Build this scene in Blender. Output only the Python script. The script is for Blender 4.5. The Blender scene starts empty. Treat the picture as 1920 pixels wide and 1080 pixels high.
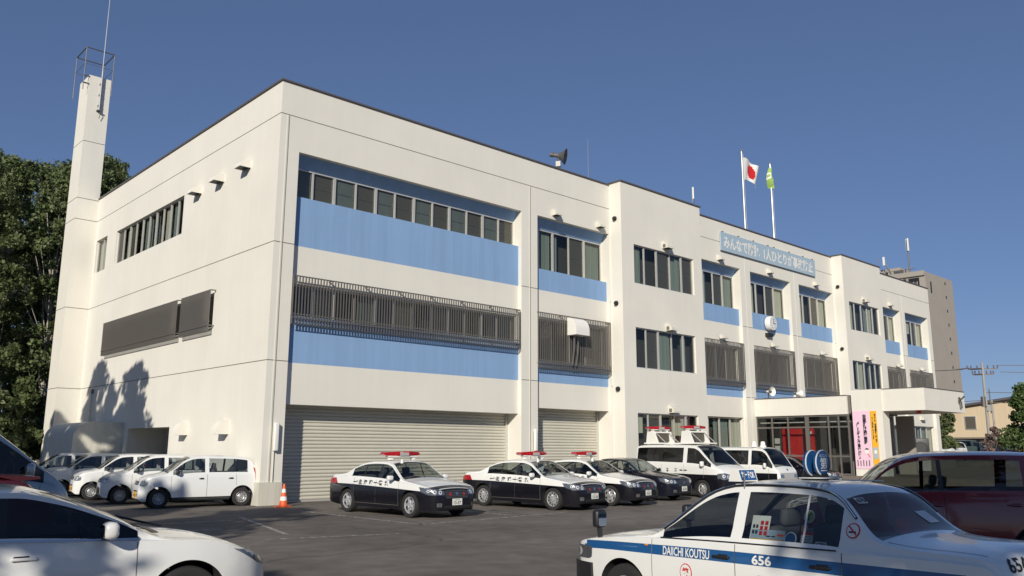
import bpy, bmesh, math, random
import numpy as np
from mathutils import Vector, Matrix
from mathutils.bvhtree import BVHTree
R = math.radians
random.seed(7)
sc = bpy.context.scene
col = sc.collection

# ------------------------------------------------------------ camera
YAW, PITCH, ROLL = R(42.8768), R(10.8428), R(0.1829)
cam = bpy.data.cameras.new('camera'); cam_o = bpy.data.objects.new('camera', cam); col.objects.link(cam_o)
cam.sensor_width = 36; cam.lens = 1566.05/1920*36; cam.clip_start = 0.1; cam.clip_end = 3000
_f = Vector((math.sin(YAW)*math.cos(PITCH), math.cos(YAW)*math.cos(PITCH), math.sin(PITCH)))
_r = Vector((math.cos(YAW), -math.sin(YAW), 0)); _u = _r.cross(_f)
_c, _s = math.cos(ROLL), math.sin(ROLL)
_r2 = _c*_r+_s*_u; _u2 = -_s*_r+_c*_u
m = Matrix((( _r2.x,_u2.x,-_f.x,0),(_r2.y,_u2.y,-_f.y,0),(_r2.z,_u2.z,-_f.z,0),(0,0,0,1)))
m.translation = Vector((-12.6207,-25.2960,1.8187))
cam_o.matrix_world = m
sc.camera = cam_o

# ------------------------------------------------------------ sky, sun, exposure
TO_SUN = Vector((-1.33,-1.0,0.74)).normalized()
EL = math.asin(TO_SUN.z); AZ = math.atan2(TO_SUN.x, TO_SUN.y)
w = bpy.data.worlds.new('World'); sc.world = w; w.use_nodes = True
nt = w.node_tree; nt.nodes.clear()
sky = nt.nodes.new('ShaderNodeTexSky'); sky.sky_type = 'NISHITA'; sky.sun_disc = False
sky.sun_elevation = EL; sky.sun_rotation = AZ % (2*math.pi); sky.air_density = 1.0; sky.dust_density = 0.0; sky.ozone_density = 4.5; sky.altitude = 1500
bg = nt.nodes.new('ShaderNodeBackground'); bg.inputs[1].default_value = 0.10
wo = nt.nodes.new('ShaderNodeOutputWorld')
gmn = nt.nodes.new('ShaderNodeGamma'); gmn.inputs[1].default_value = 0.6          # video camera's flatter sky gradient
tnt = nt.nodes.new('ShaderNodeVectorMath'); tnt.operation = 'MULTIPLY'; tnt.inputs[1].default_value = (0.98,1.11,1.46)
nt.links.new(sky.outputs[0], gmn.inputs[0]); nt.links.new(gmn.outputs[0], tnt.inputs[0]); nt.links.new(tnt.outputs[0], bg.inputs[0]); nt.links.new(bg.outputs[0], wo.inputs[0])
sun = bpy.data.lights.new('sun', 'SUN'); sun.energy = 4.6; sun.angle = R(0.55); sun.color = (1,0.93,0.81)
sun_o = bpy.data.objects.new('sun', sun); col.objects.link(sun_o)
sun_o.rotation_euler = (-TO_SUN).to_track_quat('-Z','Y').to_euler(); sun_o.location = (-60,-50,60)
sc.view_settings.view_transform = 'Standard'; sc.view_settings.look = 'None'
sc.view_settings.exposure = 0.0; sc.view_settings.gamma = 1.0; sc.view_settings.use_curve_mapping = False

# ------------------------------------------------------------ materials
M = {}
def mat(name, color, rough=0.6, metal=0.0, spec=0.5, noise=None, bump=None, coat=0.0, emis=None):
    """noise=(scale, amount, stretch z)   bump=(scale, strength)"""
    m = bpy.data.materials.new(name); m.use_nodes = True; M[name] = m
    n = m.node_tree; b = n.nodes['Principled BSDF']
    b.inputs['Base Color'].default_value = (*color,1); b.inputs['Roughness'].default_value = rough
    b.inputs['Metallic'].default_value = metal; b.inputs['Specular IOR Level'].default_value = spec
    if coat: b.inputs['Coat Weight'].default_value = coat; b.inputs['Coat Roughness'].default_value = 0.04
    if emis: b.inputs['Emission Color'].default_value = (*emis[0],1); b.inputs['Emission Strength'].default_value = emis[1]
    if noise or bump:
        g = n.nodes.new('ShaderNodeNewGeometry')
    if noise:
        mp = n.nodes.new('ShaderNodeMapping'); n.links.new(g.outputs['Position'], mp.inputs[0])
        mp.inputs['Scale'].default_value = (1,1,noise[2] if len(noise)>2 else 1)
        t = n.nodes.new('ShaderNodeTexNoise'); t.inputs['Scale'].default_value = noise[0]; t.inputs['Detail'].default_value = 6; t.inputs['Roughness'].default_value = 0.65
        n.links.new(mp.outputs[0], t.inputs['Vector'])
        r = n.nodes.new('ShaderNodeMapRange'); a = noise[1]
        r.inputs[1].default_value = 0.3; r.inputs[2].default_value = 0.7; r.inputs[3].default_value = 1-a; r.inputs[4].default_value = 1+a
        n.links.new(t.outputs[0], r.inputs[0])
        x = n.nodes.new('ShaderNodeVectorMath'); x.operation = 'SCALE'; x.inputs[0].default_value = color
        n.links.new(r.outputs[0], x.inputs['Scale']); n.links.new(x.outputs[0], b.inputs['Base Color'])
    if bump:
        t2 = n.nodes.new('ShaderNodeTexNoise'); t2.inputs['Scale'].default_value = bump[0]; t2.inputs['Detail'].default_value = 3
        n.links.new(g.outputs['Position'], t2.inputs['Vector'])
        bp = n.nodes.new('ShaderNodeBump'); bp.inputs['Strength'].default_value = bump[1]; bp.inputs['Distance'].default_value = 0.02
        n.links.new(t2.outputs[0], bp.inputs['Height']); n.links.new(bp.outputs[0], b.inputs['Normal'])
    return m
def glassmat(name, tint, refl=1.0, rough=0.02, ior=1.5):
    m = bpy.data.materials.new(name); m.use_nodes = True; M[name] = m
    n = m.node_tree; n.nodes.clear()
    o = n.nodes.new('ShaderNodeOutputMaterial'); mx = n.nodes.new('ShaderNodeMixShader')
    t = n.nodes.new('ShaderNodeBsdfTransparent'); t.inputs[0].default_value = (*tint,1)
    g = n.nodes.new('ShaderNodeBsdfGlossy'); g.inputs['Roughness'].default_value = rough
    f = n.nodes.new('ShaderNodeLayerWeight'); f.inputs[0].default_value = 0.5
    pw = n.nodes.new('ShaderNodeMath'); pw.operation = 'POWER'; pw.inputs[1].default_value = 5; n.links.new(f.outputs['Facing'], pw.inputs[0])
    mu = n.nodes.new('ShaderNodeMath'); mu.operation = 'MULTIPLY_ADD'; mu.inputs[1].default_value = 0.9*min(1,refl); mu.inputs[2].default_value = 0.05*refl; mu.use_clamp = True
    n.links.new(pw.outputs[0], mu.inputs[0]); n.links.new(mu.outputs[0], mx.inputs[0])
    n.links.new(t.outputs[0], mx.inputs[1]); n.links.new(g.outputs[0], mx.inputs[2]); n.links.new(mx.outputs[0], o.inputs[0])
    return m
# render wall: cream with faint vertical rain streaks, blotches and fine stucco bump
def wallmat(name, color, streak=0.06):
    m = bpy.data.materials.new(name); m.use_nodes = True; M[name] = m
    n = m.node_tree; b = n.nodes['Principled BSDF']; b.inputs['Roughness'].default_value = 0.85; b.inputs['Specular IOR Level'].default_value = 0.2
    g = n.nodes.new('ShaderNodeNewGeometry')
    def noise(sx, sz, scale, lo, hi, a, det=4):
        mp = n.nodes.new('ShaderNodeMapping'); mp.inputs['Scale'].default_value = (sx,sx,sz); n.links.new(g.outputs['Position'], mp.inputs[0])
        t = n.nodes.new('ShaderNodeTexNoise'); t.inputs['Scale'].default_value = scale; t.inputs['Detail'].default_value = det; n.links.new(mp.outputs[0], t.inputs['Vector'])
        r = n.nodes.new('ShaderNodeMapRange'); r.inputs[1].default_value = lo; r.inputs[2].default_value = hi; r.inputs[3].default_value = 1-a; r.inputs[4].default_value = 1
        n.links.new(t.outputs[0], r.inputs[0]); return r.outputs[0]
    a = noise(1,0.06,3.5,0.35,0.6,streak); c = noise(1,1,0.5,0.3,0.65,0.05); d = noise(1,0.03,9,0.35,0.5,streak*0.6)
    m1 = n.nodes.new('ShaderNodeMath'); m1.operation = 'MULTIPLY'; n.links.new(a,m1.inputs[0]); n.links.new(c,m1.inputs[1])
    m2 = n.nodes.new('ShaderNodeMath'); m2.operation = 'MULTIPLY'; n.links.new(m1.outputs[0],m2.inputs[0]); n.links.new(d,m2.inputs[1])
    x = n.nodes.new('ShaderNodeVectorMath'); x.operation = 'SCALE'; x.inputs[0].default_value = color
    n.links.new(m2.outputs[0], x.inputs['Scale']); n.links.new(x.outputs[0], b.inputs['Base Color'])
    t2 = n.nodes.new('ShaderNodeTexNoise'); t2.inputs['Scale'].default_value = 60; n.links.new(g.outputs['Position'], t2.inputs['Vector'])
    bp = n.nodes.new('ShaderNodeBump'); bp.inputs['Strength'].default_value = 0.25; bp.inputs['Distance'].default_value = 0.01
    n.links.new(t2.outputs[0], bp.inputs['Height']); n.links.new(bp.outputs[0], b.inputs['Normal'])
wallmat("cream", (0.74,0.715,0.645), 0.018)
wallmat('cream_lower', (0.60,0.58,0.50), 0.12)
wallmat("blue", (0.235,0.375,0.60), 0.06)
wallmat('taupe', (0.36,0.325,0.285), 0.04)
wallmat('beige', (0.62,0.50,0.34), 0.05)
mat('joint', (0.16,0.15,0.13), 0.9)
mat('joint_light', (0.72,0.70,0.62), 0.8)
mat('coping', (0.13,0.115,0.115), 0.5, 0.3)
mat('alu', (0.60,0.58,0.54), 0.35, 0.4)
mat('alu_dark', (0.20,0.19,0.175), 0.45, 0.5)
mat('bar', (0.215,0.20,0.18), 0.45, 0.6)
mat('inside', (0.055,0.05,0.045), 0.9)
mat('curtain', (0.36,0.36,0.29), 0.9, noise=(4,0.12,0.05))
mat('curtain_teal', (0.15,0.18,0.165), 0.9, noise=(4,0.12,0.05))
mat('screen', (0.085,0.075,0.06), 0.7)
mat('screen_teal', (0.115,0.13,0.125), 0.8, noise=(3,0.15,0.2))
mat('shutter', (0.58,0.56,0.48), 0.5, 0.1, noise=(1.5,0.04,1))
mat('white', (0.78,0.77,0.72), 0.45)
mat('white_dirty', (0.62,0.60,0.52), 0.6, noise=(5,0.12,0.3))
mat('black', (0.015,0.015,0.017), 0.45)
mat('rubber', (0.02,0.02,0.02), 0.8)
mat('steel', (0.55,0.55,0.55), 0.3, 0.8)
mat('red', (0.55,0.02,0.02), 0.4)
mat('redboard', (0.62,0.03,0.03), 0.5)
mat('orange', (0.75,0.12,0.03), 0.5)
mat('pink', (0.80,0.55,0.68), 0.6)
mat('yellow', (0.80,0.42,0.03), 0.6)
mat('banner_blue', (0.36,0.47,0.56), 0.6)
mat('ink', (0.02,0.02,0.03), 0.7)
mat('tile', (0.20,0.165,0.13), 0.8, noise=(8,0.15,1))
mat('greywall', (0.16,0.15,0.14), 0.8)
mat('flag_green', (0.30,0.46,0.10), 0.8)
mat('chrome', (0.75,0.75,0.76), 0.12, 1.0)
mat('rim', (0.72,0.72,0.73), 0.25, 0.7)
mat('rim_steel', (0.42,0.42,0.42), 0.42, 0.5)
mat('rim_black', (0.04,0.04,0.04), 0.5)
mat('paint_white', (0.76,0.76,0.73), 0.25, coat=0.6, noise=(1.2,0.02,1))
mat('paint_kei', (0.72,0.73,0.72), 0.3, coat=0.4)
mat('paint_pearl', (0.70,0.70,0.68), 0.25, coat=0.8)
mat('paint_black', (0.008,0.008,0.012), 0.22, spec=0.3, coat=0.35)
mat('paint_navy', (0.008,0.009,0.017), 0.2, spec=0.3, coat=0.5)
mat('paint_red', (0.19,0.008,0.014), 0.25, coat=0.8)
mat('paint_darkred', (0.055,0.007,0.011), 0.25, coat=0.8)
mat('paint_silver', (0.33,0.36,0.37), 0.3, 0.6, coat=0.6)
mat('paint_green', (0.06,0.09,0.08), 0.3, 0.3, coat=0.6)
mat('stripe_blue', (0.012,0.085,0.24), 0.3, coat=0.5)
mat('interior', (0.05,0.05,0.052), 0.85)
mat('seat_grey', (0.13,0.13,0.135), 0.9)
mat('seat_white', (0.62,0.64,0.66), 0.8)
mat('grille', (0.02,0.02,0.024), 0.4)
mat('lamp_inner', (0.55,0.57,0.60), 0.15, 0.9)
mat('lamp_dark', (0.30,0.31,0.32), 0.22, 0.75)
mat('lamp_cell', (0.80,0.80,0.78), 0.30, 0.3)
mat('amber', (0.7,0.25,0.03), 0.3)
mat('tail_red', (0.35,0.01,0.015), 0.2, coat=0.5)
mat('lamp_red', (0.42,0.008,0.014), 0.15, coat=0.8)
mat('plate', (0.75,0.76,0.70), 0.5)
mat('mirror', (0.6,0.65,0.7), 0.05, 1.0)
mat('concrete', (0.33,0.32,0.30), 0.85, noise=(3,0.1,0.4))
mat('bark', (0.10,0.075,0.05), 0.9, noise=(6,0.3,0.3))
mat('birch', (0.42,0.39,0.33), 0.85, noise=(3,0.45,3))
glassmat('glass', (0.62,0.66,0.66), 1.5)
glassmat('glass_dark', (0.16,0.17,0.18), 1.0)
glassmat('glass_mid', (0.50,0.54,0.53), 1.0)
glassmat('glass_window', (0.80,0.84,0.82), 1.3)
glassmat('glass_clear', (0.8,0.84,0.83), 1.0)
glassmat('lamp_glass', (0.92,0.93,0.94), 1.0, 0.06)
def asphalt():
    m = bpy.data.materials.new('asphalt'); m.use_nodes = True; M['asphalt'] = m
    n = m.node_tree; b = n.nodes['Principled BSDF']; b.inputs['Roughness'].default_value = 0.9; b.inputs['Specular IOR Level'].default_value = 0.25
    g = n.nodes.new('ShaderNodeNewGeometry')
    out = None
    for s, a, lo, hi in ((0.25,0.22,0.35,0.65),(2.2,0.14,0.35,0.65),(70,0.30,0.35,0.65)):
        t = n.nodes.new('ShaderNodeTexNoise'); t.inputs['Scale'].default_value = s; t.inputs['Detail'].default_value = 5
        n.links.new(g.outputs['Position'], t.inputs['Vector'])
        r = n.nodes.new('ShaderNodeMapRange'); r.inputs[1].default_value = lo; r.inputs[2].default_value = hi; r.inputs[3].default_value = 1-a; r.inputs[4].default_value = 1+a
        n.links.new(t.outputs[0], r.inputs[0])
        if out is None: out = r.outputs[0]
        else:
            mm = n.nodes.new('ShaderNodeMath'); mm.operation = 'MULTIPLY'; n.links.new(out, mm.inputs[0]); n.links.new(r.outputs[0], mm.inputs[1]); out = mm.outputs[0]
    # tar-filled cracks
    v = n.nodes.new('ShaderNodeTexVoronoi'); v.feature = 'DISTANCE_TO_EDGE'; v.inputs['Scale'].default_value = 0.13
    tn = n.nodes.new('ShaderNodeTexNoise'); tn.inputs['Scale'].default_value = 0.8; n.links.new(g.outputs['Position'], tn.inputs['Vector'])
    va = n.nodes.new('ShaderNodeVectorMath'); va.operation = 'ADD'; n.links.new(g.outputs['Position'], va.inputs[0]); n.links.new(tn.outputs['Color'], va.inputs[1])
    n.links.new(va.outputs[0], v.inputs['Vector'])
    r = n.nodes.new('ShaderNodeMapRange'); r.inputs[1].default_value = 0; r.inputs[2].default_value = 0.006; r.inputs[3].default_value = 0.55; r.inputs[4].default_value = 1
    n.links.new(v.outputs['Distance'], r.inputs[0])
    mm = n.nodes.new('ShaderNodeMath'); mm.operation = 'MULTIPLY'; n.links.new(out, mm.inputs[0]); n.links.new(r.outputs[0], mm.inputs[1])
    x = n.nodes.new('ShaderNodeVectorMath'); x.operation = 'SCALE'; x.inputs[0].default_value = (0.158,0.139,0.120)
    n.links.new(mm.outputs[0], x.inputs['Scale']); n.links.new(x.outputs[0], b.inputs['Base Color'])
    t2 = n.nodes.new('ShaderNodeTexNoise'); t2.inputs['Scale'].default_value = 90; n.links.new(g.outputs['Position'], t2.inputs['Vector'])
    bp = n.nodes.new('ShaderNodeBump'); bp.inputs['Strength'].default_value = 0.5; bp.inputs['Distance'].default_value = 0.01
    n.links.new(t2.outputs[0], bp.inputs['Height']); n.links.new(bp.outputs[0], b.inputs['Normal'])
asphalt()
def worn(name, color):
    m = mat(name, color, 0.8); n = m.node_tree; b = n.nodes['Principled BSDF']
    g = n.nodes.new('ShaderNodeNewGeometry'); t = n.nodes.new('ShaderNodeTexNoise'); t.inputs['Scale'].default_value = 9; t.inputs['Detail'].default_value = 6
    n.links.new(g.outputs['Position'], t.inputs['Vector'])
    r = n.nodes.new('ShaderNodeValToRGB'); r.color_ramp.elements[0].position = 0.42; r.color_ramp.elements[0].color = (0.13,0.12,0.11,1)
    r.color_ramp.elements[1].position = 0.62; r.color_ramp.elements[1].color = (*color,1)
    n.links.new(t.outputs[0], r.inputs[0]); n.links.new(r.outputs[0], b.inputs['Base Color'])
worn('linepaint', (0.48,0.46,0.41))
def leafmat(name, c1, c2):
    m = bpy.data.materials.new(name); m.use_nodes = True; M[name] = m
    n = m.node_tree; b = n.nodes['Principled BSDF']; b.inputs['Roughness'].default_value = 0.55; b.inputs['Specular IOR Level'].default_value = 0.3
    g = n.nodes.new('ShaderNodeNewGeometry')
    r = n.nodes.new('ShaderNodeValToRGB'); r.color_ramp.elements[0].color = (*c1,1); r.color_ramp.elements[1].color = (*c2,1)
    n.links.new(g.outputs['Random Per Island'], r.inputs[0]); n.links.new(r.outputs[0], b.inputs['Base Color'])
    tr = n.nodes.new('ShaderNodeBsdfTranslucent'); n.links.new(r.outputs[0], tr.inputs[0])
    mx = n.nodes.new('ShaderNodeMixShader'); mx.inputs[0].default_value = 0.3
    o = n.nodes['Material Output']; n.links.new(b.outputs[0], mx.inputs[1]); n.links.new(tr.outputs[0], mx.inputs[2]); n.links.new(mx.outputs[0], o.inputs[0])
leafmat('leaf', (0.065,0.095,0.035), (0.19,0.23,0.10))
leafmat('leaf_b', (0.05,0.09,0.025), (0.12,0.17,0.06))
leafmat('leaf_dark', (0.06,0.085,0.032), (0.17,0.20,0.085))
def brick(name, c, mortar, sc_=(1,1,1)):
    m = mat(name, c, 0.85); n = m.node_tree; b = n.nodes['Principled BSDF']
    g = n.nodes.new('ShaderNodeNewGeometry'); t = n.nodes.new('ShaderNodeTexBrick'); t.inputs['Scale'].default_value = 3.2
    t.inputs['Color1'].default_value = (*c,1); t.inputs['Color2'].default_value = (c[0]*0.8,c[1]*0.8,c[2]*0.8,1); t.inputs['Mortar'].default_value = (*mortar,1)
    t.inputs['Mortar Size'].default_value = 0.02; n.links.new(g.outputs['Position'], t.inputs['Vector']); n.links.new(t.outputs[0], b.inputs['Base Color'])
brick('paving', (0.22,0.18,0.14), (0.10,0.09,0.08))
# ------------------------------------------------------------ helpers
def tag(o, label=None, cat=None, group=None, kind=None):
    if label: o['label'] = label
    if cat: o['category'] = cat
    if group: o['group'] = group
    if kind: o['kind'] = kind
    return o
def empty(name, loc=(0,0,0), rz=0, label=None, cat=None, group=None, parent=None):
    o = bpy.data.objects.new(name, None); col.objects.link(o); o.location = loc; o.rotation_euler = (0,0,rz); o.empty_display_size = 0.3
    if parent: o.parent = parent
    return tag(o, label, cat, group)
class MB:
    def __init__(s): s.v = []; s.f = []; s.m = []; s.mats = []; s.sm = []
    def mi(s, mt):
        if mt not in s.mats: s.mats.append(mt)
        return s.mats.index(mt)
    def add(s, vs, fs, mt='white', smooth=False):
        b = len(s.v); s.v += [tuple(v) for v in vs]; k = s.mi(mt)
        for f in fs: s.f.append(tuple(b+i for i in f)); s.m.append(k); s.sm.append(smooth)
        return s
    def box(s, x0,y0,z0,x1,y1,z1, mt='white'):
        if x0>x1: x0,x1=x1,x0
        if y0>y1: y0,y1=y1,y0
        if z0>z1: z0,z1=z1,z0
        return s.add([(x0,y0,z0),(x1,y0,z0),(x1,y1,z0),(x0,y1,z0),(x0,y0,z1),(x1,y0,z1),(x1,y1,z1),(x0,y1,z1)],
            [(0,3,2,1),(4,5,6,7),(0,1,5,4),(1,2,6,5),(2,3,7,6),(3,0,4,7)], mt)
    def prism(s, poly, h0, h1, mt='white', axis='z', smooth=False):
        """poly of 2d points; axis z: (x,y) ; axis y: (x,z) ; axis x: (y,z)"""
        def P(p,h):
            return (p[0],p[1],h) if axis=='z' else (p[0],h,p[1]) if axis=='y' else (h,p[0],p[1])
        n = len(poly); vs = [P(p,h0) for p in poly]+[P(p,h1) for p in poly]
        s.add(vs, [tuple(range(n))[::-1], tuple(range(n,2*n))], mt)
        b = len(s.v)-2*n; k = s.mi(mt)
        for i in range(n): s.f.append((b+i,b+(i+1)%n,b+n+(i+1)%n,b+n+i)); s.m.append(k); s.sm.append(smooth)
        return s
    def tube(s, p0, p1, r0, r1=None, mt='steel', n=8, caps=True, smooth=True):
        r1 = r0 if r1 is None else r1
        p0 = Vector(p0); p1 = Vector(p1); d = (p1-p0).normalized()
        a = d.orthogonal().normalized(); b = d.cross(a)
        vs = []
        for p, r in ((p0,r0),(p1,r1)):
            for i in range(n):
                t = 2*math.pi*i/n; vs.append(p+a*(r*math.cos(t))+b*(r*math.sin(t)))
        s.add(vs, [(i,(i+1)%n,n+(i+1)%n,n+i) for i in range(n)], mt, smooth)
        if caps: s.add(vs, [tuple(range(n))[::-1], tuple(range(n,2*n))], mt)
        return s
    def path(s, pts, r, mt='steel', n=6):
        for a, b in zip(pts[:-1], pts[1:]): s.tube(a, b, r, r, mt, n)
        return s
    def lathe(s, prof, c=(0,0,0), axis='z', mt='white', n=24, smooth=True):
        """prof [(r,h)...] round axis through c"""
        vs = []
        for r, h in prof:
            for i in range(n):
                t = 2*math.pi*i/n; a, b = r*math.cos(t), r*math.sin(t)
                p = (a,b,h) if axis=='z' else (a,h,b) if axis=='y' else (h,a,b)
                vs.append((p[0]+c[0],p[1]+c[1],p[2]+c[2]))
        fs = [(k*n+i,k*n+(i+1)%n,(k+1)*n+(i+1)%n,(k+1)*n+i) for k in range(len(prof)-1) for i in range(n)]
        return s.add(vs, fs, mt, smooth)
    def rbox(s, c, size, r, mt='white', rot=None):
        """rounded box (rounded in all axes) centred c"""
        bm = bmesh.new(); bmesh.ops.create_cube(bm, size=1)
        for v in bm.verts: v.co = Vector((v.co.x*size[0],v.co.y*size[1],v.co.z*size[2]))
        bmesh.ops.bevel(bm, geom=list(bm.edges), offset=r, segments=3, affect='EDGES', profile=0.5)
        mt4 = Matrix.Translation(c) @ (rot or Matrix.Identity(4))
        bm.verts.ensure_lookup_table()
        vs = [mt4 @ v.co for v in bm.verts]; fs = [tuple(v.index for v in f.verts) for f in bm.faces]; bm.free()
        return s.add(vs, fs, mt, True)
    def build(s, name, parent=None, angle=35, loc=None):
        me = bpy.data.meshes.new(name); me.from_pydata(s.v, [], s.f)
        for k in s.mats: me.materials.append(M[k])
        me.polygons.foreach_set('material_index', s.m); me.polygons.foreach_set('use_smooth', s.sm)
        me.update()
        if any(s.sm): me.set_sharp_from_angle(angle=R(angle))
        o = bpy.data.objects.new(name, me); col.objects.link(o)
        if loc: o.location = loc
        if parent: o.parent = parent
        return o
def copy_tree(o, parent=None):
    c = o.copy(); col.objects.link(c)
    if parent: c.parent = parent
    for ch in kids(o): copy_tree(ch, c)
    return c
def kids(o): return [x for x in list(col.objects) if x.parent is o]
def text_geo(body, size=1.0, bold=0.0, sx=1.0, spacing=1.0, vertical=False):
    """flat triangles of a text centred on 0: list of verts (x,y), faces"""
    cu = bpy.data.curves.new('t','FONT'); cu.body = '\n'.join(body) if vertical else body
    cu.size = size; cu.offset = bold; cu.align_x = 'CENTER'; cu.align_y = 'CENTER'; cu.resolution_u = 3; cu.space_character = spacing
    if vertical: cu.space_line = 0.72*spacing
    o = bpy.data.objects.new('t', cu); col.objects.link(o); bpy.context.view_layer.update()
    me = bpy.data.meshes.new_from_object(o.evaluated_get(bpy.context.evaluated_depsgraph_get()))
    vs = [(v.co.x*sx, v.co.y) for v in me.vertices]; fs = [tuple(p.vertices) for p in me.polygons]
    bpy.data.objects.remove(o); bpy.data.curves.remove(cu); bpy.data.meshes.remove(me)
    if vs:
        xs = [v[0] for v in vs]; ys = [v[1] for v in vs]; cx = (min(xs)+max(xs))/2; cy = (min(ys)+max(ys))/2
        vs = [(x-cx,y-cy) for x,y in vs]
    return vs, fs
def fit_text(body, wd, ht, **k):
    vs, fs = text_geo(body, 1.0, **k)
    w0 = max(v[0] for v in vs)-min(v[0] for v in vs); h0 = max(v[1] for v in vs)-min(v[1] for v in vs)
    return [(x*wd/w0, y*ht/h0) for x,y in vs], fs

# ------------------------------------------------------------ ground
gm = MB()
gm.add([(-400,-300,0),(600,-300,0),(600,700,0),(-400,700,0)], [(0,1,2,3)], 'asphalt')
tag(gm.build('ground'), kind='structure')
lm = MB()
def pline(a, b, wd=0.11):
    a = Vector(a); b = Vector(b); d = (b-a).normalized(); n = Vector((-d.y,d.x))*wd/2
    lm.add([(*(a+n),0.004),(*(a-n),0.004),(*(b-n),0.004),(*(b+n),0.004)], [(3,2,1,0)], 'linepaint')
for x, w0, y0, y1 in ((-0.05,.12,-2.2,-8.6),(3.55,.12,-2.2,-7.9),(6.9,.12,-2.2,-7.9),(10.3,.12,-2.0,-7.9),(13.4,.12,-2.0,-7.9),(17.1,.12,-2.0,-7.9),(20.4,.12,-2,-7.9)): pline((x,y0),(x,y1))
pline((-0.1,-8.55),(5.6,-8.1)); pline((-2.35,-3.7),(-3.6,-8.6)); pline((-6.5,-4.2),(-2.9,-4.5)); pline((-5.4,-6.3),(-4.1,-6.6)); pline((-4.4,-9.2),(-1.7,-10.0),0.1); pline((-8.5,-9.4),(-5.2,-10.2),0.1)
tag(lm.build('parking_lines'), kind='structure')
pv = MB()   # raised tiled forecourt of the entrance with its slope
pv.add([(26.8,-12.5,0.004),(26.8,-0.0,0.004),(28.4,-0.0,0.5),(28.4,-12.5,0.5),(60,-12.5,0.5),(60,-0.0,0.5),(60,-12.5,0.004)],
       [(0,3,2,1),(3,4,5,2),(0,6,4,3)], 'paving')
tag(pv.build('pavement'), kind='structure')
PZ = 0.5
fs_ = MB(); fs_.add([(57,-60,.003),(57,60,.003),(61,60,.9),(61,-60,.9),(320,60,.9),(320,-60,.9)],[(0,3,2,1),(3,5,4,2)],'asphalt')
tag(fs_.build('street'), kind='structure')

# ------------------------------------------------------------ police station
class Front:      # facade facing -y at y0
    def __init__(s, y0=0): s.y0 = y0
    def P(s, u, d, z): return (u, s.y0-d, z)
class Left:       # facade facing -x at x0 ; u = y
    def __init__(s, x0=0): s.x0 = x0
    def P(s, u, d, z): return (s.x0-d, u, z)
def fbox(mb, F, u0,u1,d0,d1,z0,z1, mt):
    a = F.P(u0,d0,z0); b = F.P(u1,d1,z1); mb.box(*a,*b,mt)
def wall(mb, F, u0,u1,z0,z1, holes, d, th, mt, rmt=None):
    us = sorted({u0,u1,*[h[0] for h in holes],*[h[1] for h in holes]}); zs = sorted({z0,z1,*[h[2] for h in holes],*[h[3] for h in holes]})
    for a,b in zip(us[:-1],us[1:]):
        for c,e in zip(zs[:-1],zs[1:]):
            mu, mz = (a+b)/2,(c+e)/2
            if any(h[0]<mu<h[1] and h[2]<mz<h[3] for h in holes): continue
            mb.add([F.P(a,d,c),F.P(b,d,c),F.P(b,d,e),F.P(a,d,e)], [(0,1,2,3)], mt)
    for h in holes:
        a,b,c,e = h[:4]; t = d-th
        for q in ([(a,d,c),(a,t,c),(a,t,e),(a,d,e)],[(b,d,c),(b,d,e),(b,t,e),(b,t,c)],[(a,d,e),(a,t,e),(b,t,e),(b,d,e)],[(a,d,c),(b,d,c),(b,t,c),(a,t,c)]):
            mb.add([F.P(*p) for p in q], [(0,1,2,3)], rmt or mt)
police = empty('police_station', (0,0,0), 0, 'long three-storey cream police station with blue panels, grilles and roll shutters', 'building')
FR = Front(0); LF = Left(0)
rw = random.Random(3)
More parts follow.
